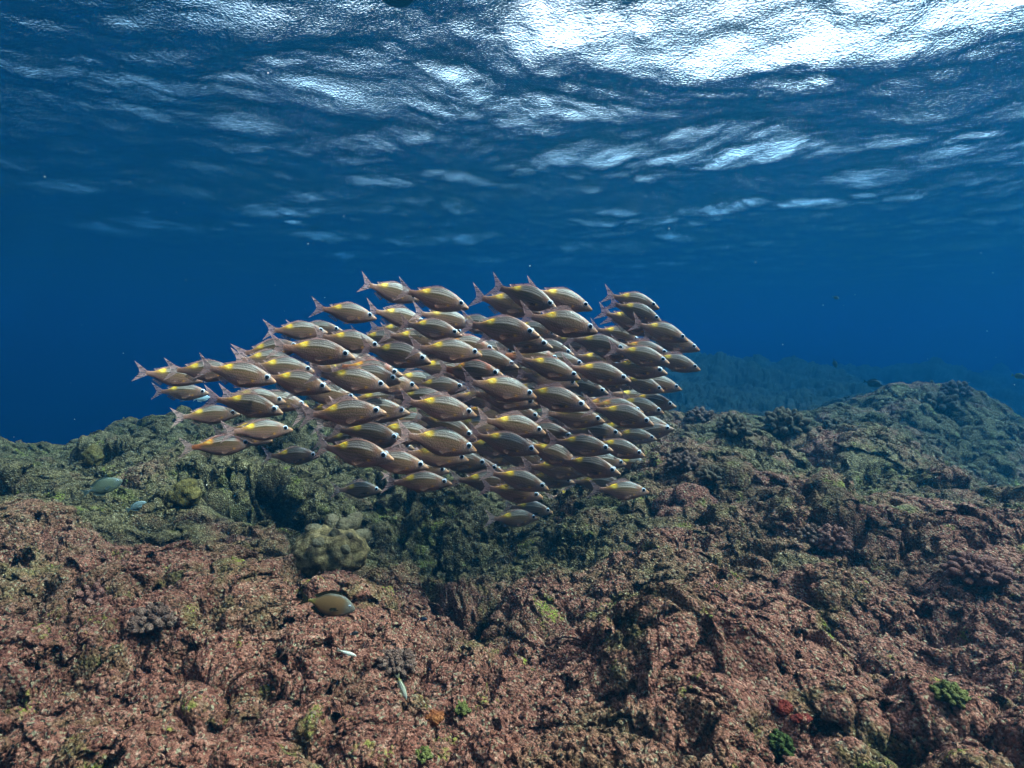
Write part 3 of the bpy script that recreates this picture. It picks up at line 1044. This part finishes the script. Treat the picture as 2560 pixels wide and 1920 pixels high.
# keep fish that overlap in the picture at different distances
for r_ in recs:
    r_['d'] = r_['base']
for it in range(60):
    order = sorted(recs, key=lambda q: q['base'])
    moved = False
    for i, p in enumerate(order):
        for q in order[i + 1:]:
            dx = abs(p['c'][0] - q['c'][0]) / (0.48 * (p['L'] + q['L']))
            dy = abs(p['c'][1] - q['c'][1]) / (0.17 * (p['L'] + q['L']))
            if dx < 1 and dy < 1 and q['d'] - p['d'] < 0.040:
                g = (0.042 - (q['d'] - p['d'])) / 2
                p['d'] -= g * 0.7
                q['d'] += g * 1.3
                moved = True
    if not moved:
        break
recs.sort(key=lambda q: (round(q['c'][1] / 60), q['c'][0]))


def place_fish(o, ctr, Lp, ang, depth, yaw, zs=1.0):
    """long axis seen at pixel angle ang, head to the right, at a distance along the view axis"""
    p = at(ctr[0], ctr[1], depth)
    az = math.atan2(p.x, p.y)
    # heading in the plane square to the line of sight, turned by yaw
    h = Vector((math.cos(az + yaw), -math.sin(az + yaw), 0))
    tilt = -ang
    fwd = (h * math.cos(tilt) + Vector((0, 0, 1)) * math.sin(tilt)).normalized()
    left = Vector((0, 0, 1)).cross(fwd).normalized()
    upv = fwd.cross(left)
    rot = Matrix((fwd, left, upv)).transposed()
    dist_scale = depth / math.cos(0.0)
    size = Lp / FPX * dist_scale / max(math.cos(yaw), 0.5) * (p.length / depth) ** 0 
    o.location = p
    o.rotation_mode = 'QUATERNION'
    o.rotation_quaternion = rot.to_quaternion()
    o.scale = (size, size, size * zs)


fish_objs = []
for q in recs:
    key = (int(frng.integers(0, 3)), int(q['red']), int(q['er'] or frng.random() < 0.12))
    if PROTO[key] is None:
        PROTO[key] = make_bream((-.24, .02, .22)[key[0]], bool(key[1]), bool(key[2]))
        o = PROTO[key]
    else:
        o = copy_tree(PROTO[key])
    az = math.atan2(q['c'][0] - W0 / 2, FPX)
    place_fish(o, q['c'], q['L'], q['a'], q['d'], -0.35 * az + frng.normal(0, 0.19), 1.0 + frng.normal(0, .03))
    q['o'] = o
    fish_objs.append(o)


# labels of the school: rows counted from the top, places counted from the left
NUM = ['first', 'second', 'third', 'fourth', 'fifth', 'sixth', 'seventh', 'eighth', 'ninth', 'tenth', 'eleventh', 'twelfth', 'thirteenth', 'fourteenth']
GROUP = 'striped fish swimming in one school'
front = sorted([q for q in recs if q['hid'] == 0], key=lambda q: q['eye'][1])
rows, per = [], 8
for i in range(0, len(front), per):
    rows.append(sorted(front[i:i + per], key=lambda q: q['eye'][0]))
used = set()
for ri, row in enumerate(rows):
    for ci, q in enumerate(row):
        q['row'], q['pos'] = ri, ci
        look = 'reddish-brown striped fish' if q['red'] else ('striped fish with raised back fin' if q['er'] else 'striped fish in full view')
        where = 'top row' if ri == 0 else ('lowest row' if ri == len(rows) - 1 else NUM[ri] + ' row')
        lab = '%s, %s from left in the %s of the school' % (look, NUM[ci], where)
        tag(q['o'], lab, 'fish', GROUP)
        used.add(lab)
for q in recs:
    if q['hid'] == 1:
        done = False
        for f in sorted(front, key=lambda f: (f['c'][0] - q['c'][0]) ** 2 + 2.5 * (f['c'][1] - q['c'][1]) ** 2):
            dx, dy = q['c'][0] - f['c'][0], q['c'][1] - f['c'][1]
            side = ('right of' if dx > 0 else 'left of') if abs(dx) > 1.6 * abs(dy) else ('below' if dy > 0 else 'above')
            where = 'top row' if f['row'] == 0 else ('lowest row' if f['row'] == len(rows) - 1 else NUM[f['row']] + ' row')
            lab = 'half-hidden %s just %s the %s full-view fish of the %s' % ('reddish fish' if q['red'] else 'striped fish', side, NUM[f['pos']], where)
            if lab not in used:
                used.add(lab)
                tag(q['o'], lab, 'fish', GROUP)
                done = True
                break
    elif q['hid'] == 2:
        tag(q['o'], 'dim striped fish mostly hidden behind others deep in the crowded school', 'fish', GROUP)

# ------------------------------------------------------------------ corals, sponges and single fish on the reef
SB = V.astype(np.float64)                       # seabed points, to stand things on the rock
_c, _s = math.cos(PITCH), math.sin(PITCH)
DEP = SB[:, 1] * _c + SB[:, 2] * _s             # distance along the view axis
UPZ = -SB[:, 1] * _s + SB[:, 2] * _c
ok = DEP > 0.3
PXX = np.where(ok, W0 / 2 + SB[:, 0] / np.maximum(DEP, .01) * FPX, -1e6)
PYY = np.where(ok, H0 / 2 - UPZ / np.maximum(DEP, .01) * FPX, -1e6)


def ground(px, py):
    """point of the seabed seen at a pixel of the photograph"""
    for w in (5, 10, 20, 40, 80):
        m = (np.abs(PXX - px) < w) & (np.abs(PYY - py) < w)
        if m.any():
            i = np.where(m)[0]
            return Vector(SB[i[np.argmin(DEP[i])]])
    return at(px, py, 3.0)


def sphere_arrays(sub=2):
    bm = bmesh.new()
    bmesh.ops.create_icosphere(bm, subdivisions=sub, radius=1)
    Vs = np.array([v.co[:] for v in bm.verts])
    Fs = np.array([[v.index for v in f.verts] for f in bm.faces])
    bm.free()
    return Vs, Fs


SPH2, SPF2 = sphere_arrays(3)
SPH4, SPF4 = sphere_arrays(5)


def knob_coral(name, loc, r, h, n, knob, seed, mat, label, cat='coral', group=None, squash=0.85):
    """a dome of stubby round-tipped branches in one mesh"""
    g = np.random.default_rng(seed)
    Vs, Fs, off = [], [], 0
    core = SPH4 * np.array([r * .72, r * .72, h * .72])
    core[:, 2] = np.maximum(core[:, 2], -0.35 * h)
    Vs.append(core); Fs.append(SPF4); off = len(core)
    for i in range(n):
        f = (i + .5) / n
        ph = i * 2.39996 + g.normal(0, .25)
        ct_ = 1 - f * 1.12
        st = math.sqrt(max(0, 1 - ct_ * ct_))
        dr = np.array([st * math.cos(ph), st * math.sin(ph), ct_])
        c = dr * np.array([r, r, h]) * g.uniform(.72, .98)
        kr = knob * g.uniform(.7, 1.35)
        q = SPH2.copy()
        al = q @ dr
        q = q + np.outer(al, dr) * g.uniform(.25, .9)
        q = q * kr + c
        Vs.append(q); Fs.append(SPF2 + off); off += len(q)
    A = np.concatenate(Vs)
    nrm = A / np.maximum(np.linalg.norm(A, axis=1, keepdims=True), 1e-6)
    A = A + nrm * (knob * .30 * fbm(A + seed * 3.1, knob * 1.1, 3, seed))[:, None]
    me = mesh_np(name, A, np.concatenate(Fs))
    o = link(name, me, mat)
    o.location = loc
    return tag(o, label, cat, group)


def lobe_coral(name, loc, dims, lobes, seed, mat, label, cat='coral'):
    """smooth rounded lobes grown together"""
    g = np.random.default_rng(seed)
    dims = np.array(dims)
    A = SPH4 * dims
    w = worley(A + seed * 7.3, lobes, seed)
    nrm = A / np.maximum(np.linalg.norm(A, axis=1, keepdims=True), 1e-6)
    A = A + nrm * (lobes * .55 * (dome(w, .85) - .4) + lobes * .25 * fbm(A + seed, lobes * .8, 3, seed + 2))[:, None]
    me = mesh_np(name, A, SPF4)
    o = link(name, me, mat)
    o.location = loc
    return tag(o, label, cat)


def coral_mat(name, lo, mid, hi, scale=60.0, dim=0.5):
    m, ns, ls = new_mat(name)
    out = ns.new('ShaderNodeOutputMaterial')
    bs = node(ns, 'ShaderNodeBsdfPrincipled', Roughness=0.8)
    bs.inputs['Specular IOR Level'].default_value = 0.15
    tc = ns.new('ShaderNodeTexCoord')
    nz = node(ns, 'ShaderNodeTexNoise', Scale=scale, Detail=5.0, Roughness=0.7)
    ls.new(tc.outputs['Object'], nz.inputs['Vector'])
    r_ = ramp(ns, [(0.3, lo), (0.5, mid), (0.72, hi)])
    for e in r_.color_ramp.elements:
        e.color = (e.color[0] * dim, e.color[1] * dim, e.color[2] * dim, 1)
    ls.new(nz.outputs[0], r_.inputs[0])
    ls.new(r_.outputs[0], bs.inputs['Base Color'])
    vo = node(ns, 'ShaderNodeTexVoronoi', Scale=scale * 5)
    ls.new(tc.outputs['Object'], vo.inputs['Vector'])
    bp = node(ns, 'ShaderNodeBump', Strength=0.7, Distance=0.004, invert=True)
    ls.new(vo.outputs['Distance'], bp.inputs['Height'])
    ls.new(bp.outputs[0], bs.inputs['Normal'])
    ls.new(bs.outputs[0], out.inputs['Surface'])
    return m


CM_BROWN = coral_mat('brown_coral', (.05, .030, .016), (.12, .075, .042), (.26, .19, .12))
CM_PINK = coral_mat('pink_coral', (.10, .028, .022), (.26, .095, .070), (.42, .22, .165))
CM_PURPLE = coral_mat('purple_brown_coral', (.06, .026, .020), (.17, .085, .062), (.36, .22, .165))
CM_TAN = coral_mat('tan_coral', (.15, .10, .055), (.30, .22, .13), (.46, .37, .24), 30)
CM_OLIVE = coral_mat('olive_coral', (.08, .05, .010), (.22, .14, .03), (.34, .24, .08), 40, .34)
CM_RED = coral_mat('red_sponge', (.18, .010, .004), (.46, .028, .008), (.62, .08, .02), 40, .17)
CM_GREEN = coral_mat('green_algae', (.06, .10, .010), (.20, .28, .03), (.34, .40, .09), 70, .13)
CM_LIME = coral_mat('lime_crust', (.16, .15, .02), (.36, .34, .06), (.54, .50, .16), 60, .17)

KC = [  # px, py of the base (2212 copy), half width px, height ratio, knobs, knob size ratio, material, label
    (1699, 928, 46, .95, 80, .135, CM_BROWN, 'largest dark domed cauliflower coral with pale tips on the ridge skyline'),
    (1590, 930, 34, 1.0, 55, .16, CM_BROWN, 'brown cauliflower coral standing left of the largest domed coral on the ridge'),
    (1511, 905, 30, .8, 45, .16, CM_PURPLE, 'dark bluish coral clump on the ridge just right of the fish school'),
    (1817, 925, 32, .6, 45, .16, CM_BROWN, 'low brown coral clump right of the largest domed coral on the ridge'),
    (320, 1348, 50, .62, 60, .15, CM_PURPLE, 'dark brown knobbly coral cushion on the near left mound'),
    (204, 1292, 46, .7, 70, .13, CM_PINK, 'pink branching coral clump up left of the dark brown coral cushion'),
    (857, 1446, 44, .62, 75, .12, CM_PURPLE, 'purple-brown fine knobbed coral in the gully beside the pink mound'),
    (1803, 1182, 30, 1.35, 60, .20, CM_PINK, 'tall pinkish coral knob sticking up in the middle of the right reef'),
    (1757, 1160, 32, .8, 45, .17, CM_PURPLE, 'brown knobbed coral clump leaning on the left of the tall pinkish knob'),
    (1484, 1005, 40, .7, 60, .13, CM_PURPLE, 'grey-purple finger coral clump below the right end of the school'),
    (1537, 1030, 27, .8, 40, .17, CM_BROWN, 'small pale-tipped coral clump above the smooth brown boulder on right reef'),
    (2069, 850, 27, .9, 40, .17, CM_PURPLE, 'dark round coral at the far right end of the distant reef ridge'),
    (2036, 876, 36, .6, 45, .17, CM_BROWN, 'dark wide coral lump on the right slope of the distant ridge'),
    (2125, 1245, 60, .6, 90, .12, CM_PINK, 'large reddish knobbly coral on the right shoulder of the near reef'),
]
for i, (px, py, hw, hr, n_, kn, mt_, lab) in enumerate(KC):
    p = ground(px * K, py * K)
    r_ = hw * K / FPX * (p.y * _c + p.z * _s)
    knob_coral('coral', p + Vector((0, 0.3 * r_, r_ * .02)), r_, r_ * hr, n_, r_ * kn, 100 + i, mt_, lab)

p = ground(690 * K, 1225 * K)
o = lobe_coral('lobed_coral', p + Vector((0, .08, .01)), (.098, .075, .064), .030, 5, coral_mat('block_coral', (.06, .036, .014), (.25, .165, .07), (.62, .44, .22), 60, .38), 'big pale tan coral block with smooth rounded lobes, left of centre')
lc = knob_coral('lobes', Vector((.012, .016, .030)), .074, .048, 11, .020, 6, coral_mat('tan_lobes', (.15, .105, .055), (.30, .22, .125), (.42, .33, .20), 30, .25), None, None)
lc.parent = o
p = ground(402 * K, 1085 * K)
lobe_coral('lobed_coral', p + Vector((0, .0, .03)), (.046, .034, .040), .050, 6, CM_OLIVE, 'smooth yellow-brown coral lump on the left reef beside the small blue fish')
p = ground(206 * K, 1000 * K)
lobe_coral('lobed_coral', p + Vector((0, .0, .03)), (.028, .026, .045), .045, 9, CM_OLIVE, 'small upright yellowish coral lump near the left skyline')
p = ground(1505 * K, 1090 * K)
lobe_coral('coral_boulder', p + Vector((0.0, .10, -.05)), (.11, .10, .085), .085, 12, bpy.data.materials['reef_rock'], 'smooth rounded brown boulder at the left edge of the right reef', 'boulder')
p = ground(1690 * K, 1530 * K)
lobe_coral('red_sponge', p + Vector((0, .0, .004)), (.015, .010, .010), .012, 21, CM_RED, 'bright red sponge above the green patch in the dark crack', 'sponge')
p = ground(1728 * K, 1552 * K)
lobe_coral('red_sponge', p + Vector((0, .0, .002)), (.018, .008, .006), .010, 22, CM_RED, 'smaller flat red sponge to the right of the bright red sponge', 'sponge')
p = ground(940 * K, 1548 * K)
lobe_coral('red_sponge', p + Vector((0, .0, .002)), (.017, .012, .008), .012, 25, coral_mat('rust_sponge', (.10, .02, .006), (.25, .065, .016), (.40, .14, .04), 40), 'rust-brown sponge in the hollow at bottom centre', 'sponge')
p = ground(1686 * K, 1618 * K)
knob_coral('green_algae', p, .018, .030, 40, .005, 31, CM_GREEN, 'bright green algae tuft low in the dark crack', 'algae')
p = ground(2048 * K, 1505 * K)
knob_coral('lime_coral', p, .026, .014, 50, .005, 32, CM_LIME, 'lime-yellow coral crust by the dark hole at lower right', 'coral')
p = ground(918 * K, 1628 * K)
knob_coral('lime_coral', p, .011, .008, 24, .004, 33, CM_LIME, 'small lime-yellow tuft at the bottom edge near the centre', 'coral')
p = ground(1000 * K, 1535 * K)
knob_coral('lime_coral', p, .013, .008, 24, .004, 34, CM_LIME, 'lime-yellow crust just right of the rust-brown sponge', 'coral')


# ---- crumbs of dead coral lying thick on the near rock: far too many to count
g = np.random.default_rng(77)
cand = np.where((DEP > .6) & (DEP < 5.2) & (PXX > -500) & (PXX < 3060) & (PYY < 2100))[0]
NR = 15000
idx = g.choice(cand, NR)
rs, rf_ = sphere_arrays(2)
base_n = N[np.minimum(idx, len(N) - 1)]
size = g.uniform(.0022, .0062, NR) * (0.7 + 0.22 * DEP[idx]) * np.where(g.random(NR) < .06, 2.0, 1.0)
q = rs[None] * g.uniform(.55, 1.35, (NR, 1, 3))
ang_ = g.uniform(0, 6.283, NR)
ca_, sa_ = np.cos(ang_)[:, None], np.sin(ang_)[:, None]
q = np.stack([q[..., 0] * ca_ - q[..., 1] * sa_, q[..., 0] * sa_ + q[..., 1] * ca_, q[..., 2]], -1)
q = q * (1 + g.normal(0, .16, (NR, len(rs), 1))) * size[:, None, None] + (SB[idx] + base_n * size[:, None] * .25)[:, None]
fo = (rf_[None] + (np.arange(NR) * len(rs))[:, None, None]).reshape(-1, 3)
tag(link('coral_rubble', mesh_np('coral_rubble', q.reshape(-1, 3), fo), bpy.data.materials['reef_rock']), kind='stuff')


# ---- single fish of other kinds: same builder, other outlines
SG_TOP = [(-.33, .030), (-.27, .034), (-.20, .075), (-.10, .150), (0, .192), (.10, .205), (.20, .198), (.30, .168), (.40, .105), (.46, .050), (.50, .005)]
SG_BOT = [(-.33, -.028), (-.27, -.034), (-.20, -.075), (-.10, -.150), (0, -.190), (.10, -.205), (.20, -.195), (.30, -.165), (.40, -.110), (.46, -.065), (.50, -.030)]
SG_WID = [(-.33, .008), (-.25, .014), (-.12, .034), (0, .050), (.12, .058), (.24, .056), (.34, .048), (.42, .034), (.47, .022), (.50, .010)]
SL_TOP = [(-.33, .030), (-.25, .034), (-.10, .062), (.05, .085), (.20, .092), (.32, .078), (.42, .050), (.50, .005)]
SL_BOT = [(-.33, -.028), (-.25, -.034), (-.10, -.060), (.05, -.080), (.20, -.085), (.32, -.074), (.42, -.050), (.50, -.015)]


def paint_simple(back, side, belly, head, tailc, band=None):
    def paint(Vv, zt, zb):
        x, z = Vv[:, 0], Vv[:, 2]
        t = np.where(z > 0, z / np.maximum(zt, 1e-4), -z / np.minimum(zb, -1e-4))
        C = np.tile(np.array(side, F32), (len(x), 1))
        C = lerp(C, back, smoothstep(.72, .95, t))
        C = lerp(C, belly, smoothstep(-.75, -.95, t))
        C = lerp(C, head, smoothstep(.24, .36, x))
        C = lerp(C, tailc, smoothstep(-.18, -.26, x))
        if band is not None:
            C = lerp(C, band, np.exp(-((t - .35) / .16) ** 2) * smoothstep(.1, -.05, x))
        return C
    return paint


def single_fish(name, px, py, Lp, ang, lift, top, bot, wid, paint, fin_col, label, tail=1.0, yaw=0.0, depth=None, k=0.05, rough=.4, fin_h=.05):
    root = bpy.data.objects.new(name, None)
    root.empty_display_size = .1
    COL.objects.link(root)
    sk = painted_skin(name + '_skin', rough, .4)
    fm = fin_mat(name + '_fin', fin_col, 0.1)
    h = max(p[1] for p in top)
    parts = [('body', fish_body('body', top, bot, wid, -.33, .50, k, paint, nx=70, na=32), sk, [])]
    ti = [(-.31, .028), (-.315, 0), (-.31, -.026)]
    to = [(-.50, .15 * tail), (-.44, .06 * tail), (-.42, 0), (-.44, -.06 * tail), (-.50, -.15 * tail)]
    parts.append(('tail_fin', fin_mesh('tail_fin', (ti, to), .006, k), fm, []))
    tx = lambda x: float(smooth_profile(top, np.array([x]))[0])
    bx_ = lambda x: float(smooth_profile(bot, np.array([x]))[0])
    db = [(x, tx(x) - .012) for x in (.22, .08, -.06, -.20)]
    de = [(x - .03, tx(x) + fin_h) for x in (.19, .08, -.08)] + [(-.26, tx(-.22) + fin_h * 1.1)]
    parts.append(('dorsal_fin', fin_mesh('dorsal_fin', (db, de), .005, k), fm, []))
    ab = [(x, bx_(x) + .012) for x in (.05, -.08, -.20)]
    ae = [(x - .03, bx_(x) - fin_h) for x in (.02, -.10)] + [(-.26, bx_(-.22) - fin_h * 1.1)]
    parts.append(('anal_fin', fin_mesh('anal_fin', (ab, ae), .005, k), fm, []))
    for sgn in (-1, 1):
        qe = [(.07, -.02), (.05, -.06), (.09, -.09)]
        parts.append(('pectoral_fin', fin_mesh('pectoral_fin', ([(.22, -.02), (.21, -.04), (.215, -.06)], qe), .003, 0, y0=sgn * .052, splay=sgn * .03), fm, []))
        hw = float(smooth_profile(wid, np.array([.38]))[0])
        parts.append(('eye', uv_dome('eye', (.385, sgn * (hw - .006), h * .24), .024, sgn, .35), M_EYEW, [('pupil', uv_dome('pupil', (.386, sgn * hw, h * .24), .017, sgn, .3), M_EYEB)]))
    set_parts(root, parts)
    if depth is None:
        g = ground(px, py)
        depth = (g.y * _c + g.z * _s) - lift
    place_fish(root, (px, py), Lp, ang, depth, yaw)
    return tag(root, label, 'fish')


single_fish('surgeonfish', 818, 1510, 142, R(18), .10, SG_TOP, SG_BOT, SG_WID,
            paint_simple((.035, .022, .008), (.16, .080, .028), (.03, .022, .010), (.13, .11, .085), (.16, .12, .02)), (.030, .022, .010),
            'brown surgeonfish with dark fins hovering below the pale lobed coral', .9)
single_fish('surgeonfish', 255, 1218, 92, R(-15), .10, SG_TOP, SG_BOT, SG_WID,
            paint_simple((.08, .085, .045), (.13, .135, .08), (.11, .125, .095), (.12, .13, .095), (.09, .11, .115)), (.07, .085, .08),
            'grey-green oval surgeonfish swimming over the left reef', .8)
single_fish('small_fish', 341, 1266, 48, R(-20), .06, SG_TOP, SG_BOT, SG_WID,
            paint_simple((.13, .16, .16), (.17, .20, .20), (.20, .23, .23), (.16, .19, .19), (.10, .14, .16)), (.10, .13, .14),
            'small pale blue fish between the surgeonfish and the yellow-brown lump', .9)
single_fish('small_fish', 852, 1312, 46, R(-5), .08, SG_TOP, SG_BOT, SG_WID,
            paint_simple((.09, .09, .08), (.14, .14, .12), (.14, .14, .13), (.13, .13, .12), (.09, .09, .09)), (.09, .09, .08),
            'dim grey round fish just above the pale lobed coral', .8)
single_fish('small_fish', 866, 1632, 54, R(26), .04, SL_TOP, SL_BOT, SG_WID,
            paint_simple((.50, .46, .38), (.66, .62, .54), (.72, .70, .64), (.62, .56, .46), (.60, .52, .40)), (.44, .40, .34),
            'small white fish slanting down at the top of the pink mound', .6, fin_h=.03)
single_fish('small_fish', 1004, 1716, 74, R(72), .05, SL_TOP, SL_BOT, SG_WID,
            paint_simple((.36, .34, .24), (.48, .46, .36), (.56, .54, .46), (.42, .42, .34), (.66, .46, .10), (.012, .010, .010)), (.36, .32, .22),
            'slender pale fish with black stripe diving beside the purple-brown coral', .6, fin_h=.03)
single_fish('small_fish', 1056, 1548, 26, R(0), .04, SG_TOP, SG_BOT, SG_WID,
            paint_simple((.008, .010, .02), (.012, .016, .035), (.02, .03, .06), (.01, .012, .03), (.03, .10, .30)), (.012, .016, .04),
            'tiny black damselfish with bluish tail over the central gully', .8)
single_fish('small_fish', 884, 1584, 24, R(-10), .04, SG_TOP, SG_BOT, SG_WID,
            paint_simple((.01, .01, .01), (.02, .02, .025), (.4, .4, .4), (.02, .02, .02), (.55, .55, .58)), (.03, .03, .03),
            'tiny dark damselfish with white tail below the brown surgeonfish', .8)
single_fish('small_fish', 503, 996, 40, R(-8), 0, SG_TOP, SG_BOT, SG_WID,
            paint_simple((.36, .44, .48), (.50, .58, .60), (.56, .62, .64), (.46, .54, .58), (.36, .44, .48)), (.34, .42, .46),
            'small pale whitish fish beyond the left end of the school', .8, depth=3.0)
single_fish('distant_fish', 2181, 958, 46, R(12), 0, SG_TOP, SG_BOT, SG_WID,
            paint_simple((.02, .02, .02), (.03, .03, .03), (.03, .03, .03), (.03, .03, .03), (.02, .02, .02)), (.02, .02, .02),
            'dark fish silhouette above the left side of the distant ridge', .9, depth=6.0)
single_fish('distant_fish', 2087, 908, 24, R(70), 0, SG_TOP, SG_BOT, SG_WID,
            paint_simple((.03, .03, .03), (.04, .04, .04), (.04, .04, .04), (.03, .03, .03), (.03, .03, .03)), (.03, .03, .03),
            'small dark fish in blue water up left of the distant ridge', .9, depth=7.0)
single_fish('distant_fish', 2089, 744, 18, R(20), 0, SG_TOP, SG_BOT, SG_WID,
            paint_simple((.10, .12, .14), (.12, .15, .17), (.14, .17, .19), (.12, .15, .17), (.10, .12, .14)), (.12, .15, .17),
            'tiny lone fish in open blue water high above the distant ridge', .9, depth=7.0)
single_fish('distant_fish', 2546, 940, 30, R(10), 0, SG_TOP, SG_BOT, SG_WID,
            paint_simple((.20, .16, .03), (.26, .22, .05), (.26, .22, .08), (.24, .20, .05), (.22, .18, .03)), (.22, .18, .03),
            'yellowish fish at the right edge beyond the ridge', .9, depth=6.0)

# ---- float at the surface, its dark underside just cut by the top edge
bz = bpy.data.objects.new('float', None)
COL.objects.link(bz)
fp = at(992, -34, 3.72)
bz.location = (-.651, 3.675, SURF - .01)
prof = [(0, -.075), (.05, -.072), (.088, -.055), (.105, -.028), (.108, 0), (.10, .03), (.07, .055), (0, .065)]
na = 40
Vv = np.array([(r_ * math.cos(a_), r_ * math.sin(a_), z_) for r_, z_ in prof for a_ in np.linspace(0, 2 * math.pi, na, endpoint=False)])
ii = np.arange(len(prof) - 1)[:, None] * na
jj = np.arange(na)[None]
Fv = np.stack([ii + jj, ii + (jj + 1) % na, ii + na + (jj + 1) % na, ii + na + jj], -1).reshape(-1, 4)
link('hull', mesh_np('hull', Vv, Fv), plain('float_black', (.010, .010, .014), .5), bz)
ring = []
for a_ in np.linspace(0, 2 * math.pi, na, endpoint=False):
    for b_ in np.linspace(0, 2 * math.pi, 10, endpoint=False):
        rr = .110 + .009 * math.cos(b_)
        ring.append((rr * math.cos(a_), rr * math.sin(a_), -.012 + .009 * math.sin(b_)))
ii = np.arange(na)[:, None] * 10
jj = np.arange(10)[None]
Fv = np.stack([ii + jj, (ii + 10) % (na * 10) + jj, (ii + 10) % (na * 10) + (jj + 1) % 10, ii + (jj + 1) % 10], -1).reshape(-1, 4)
link('rim', mesh_np('rim', np.array(ring), Fv), plain('float_blue', (.02, .04, .35), .4), bz)
tag(bz, 'black float with blue rim at the water surface, cut by the top edge', 'float')

# ---- specks drifting in the water
g = np.random.default_rng(5)
Vs, Fs, off = [], [], 0
SPHs, SPFs = sphere_arrays(1)
for i in range(420):
    d_ = g.uniform(.9, 4.5)
    p = at(g.uniform(-300, 2860), g.uniform(-100, 1350), d_)
    if p.z < -.5:
        continue
    q = SPHs * np.array([1, 1, g.uniform(.5, 1.4)]) * g.uniform(.0004, .0011) + np.array(p)
    Vs.append(q); Fs.append(SPFs + off); off += len(q)
tag(link('drifting_specks', mesh_np('drifting_specks', np.concatenate(Vs), np.concatenate(Fs)), plain('speck', (.45, .40, .34), .8)), kind='stuff')
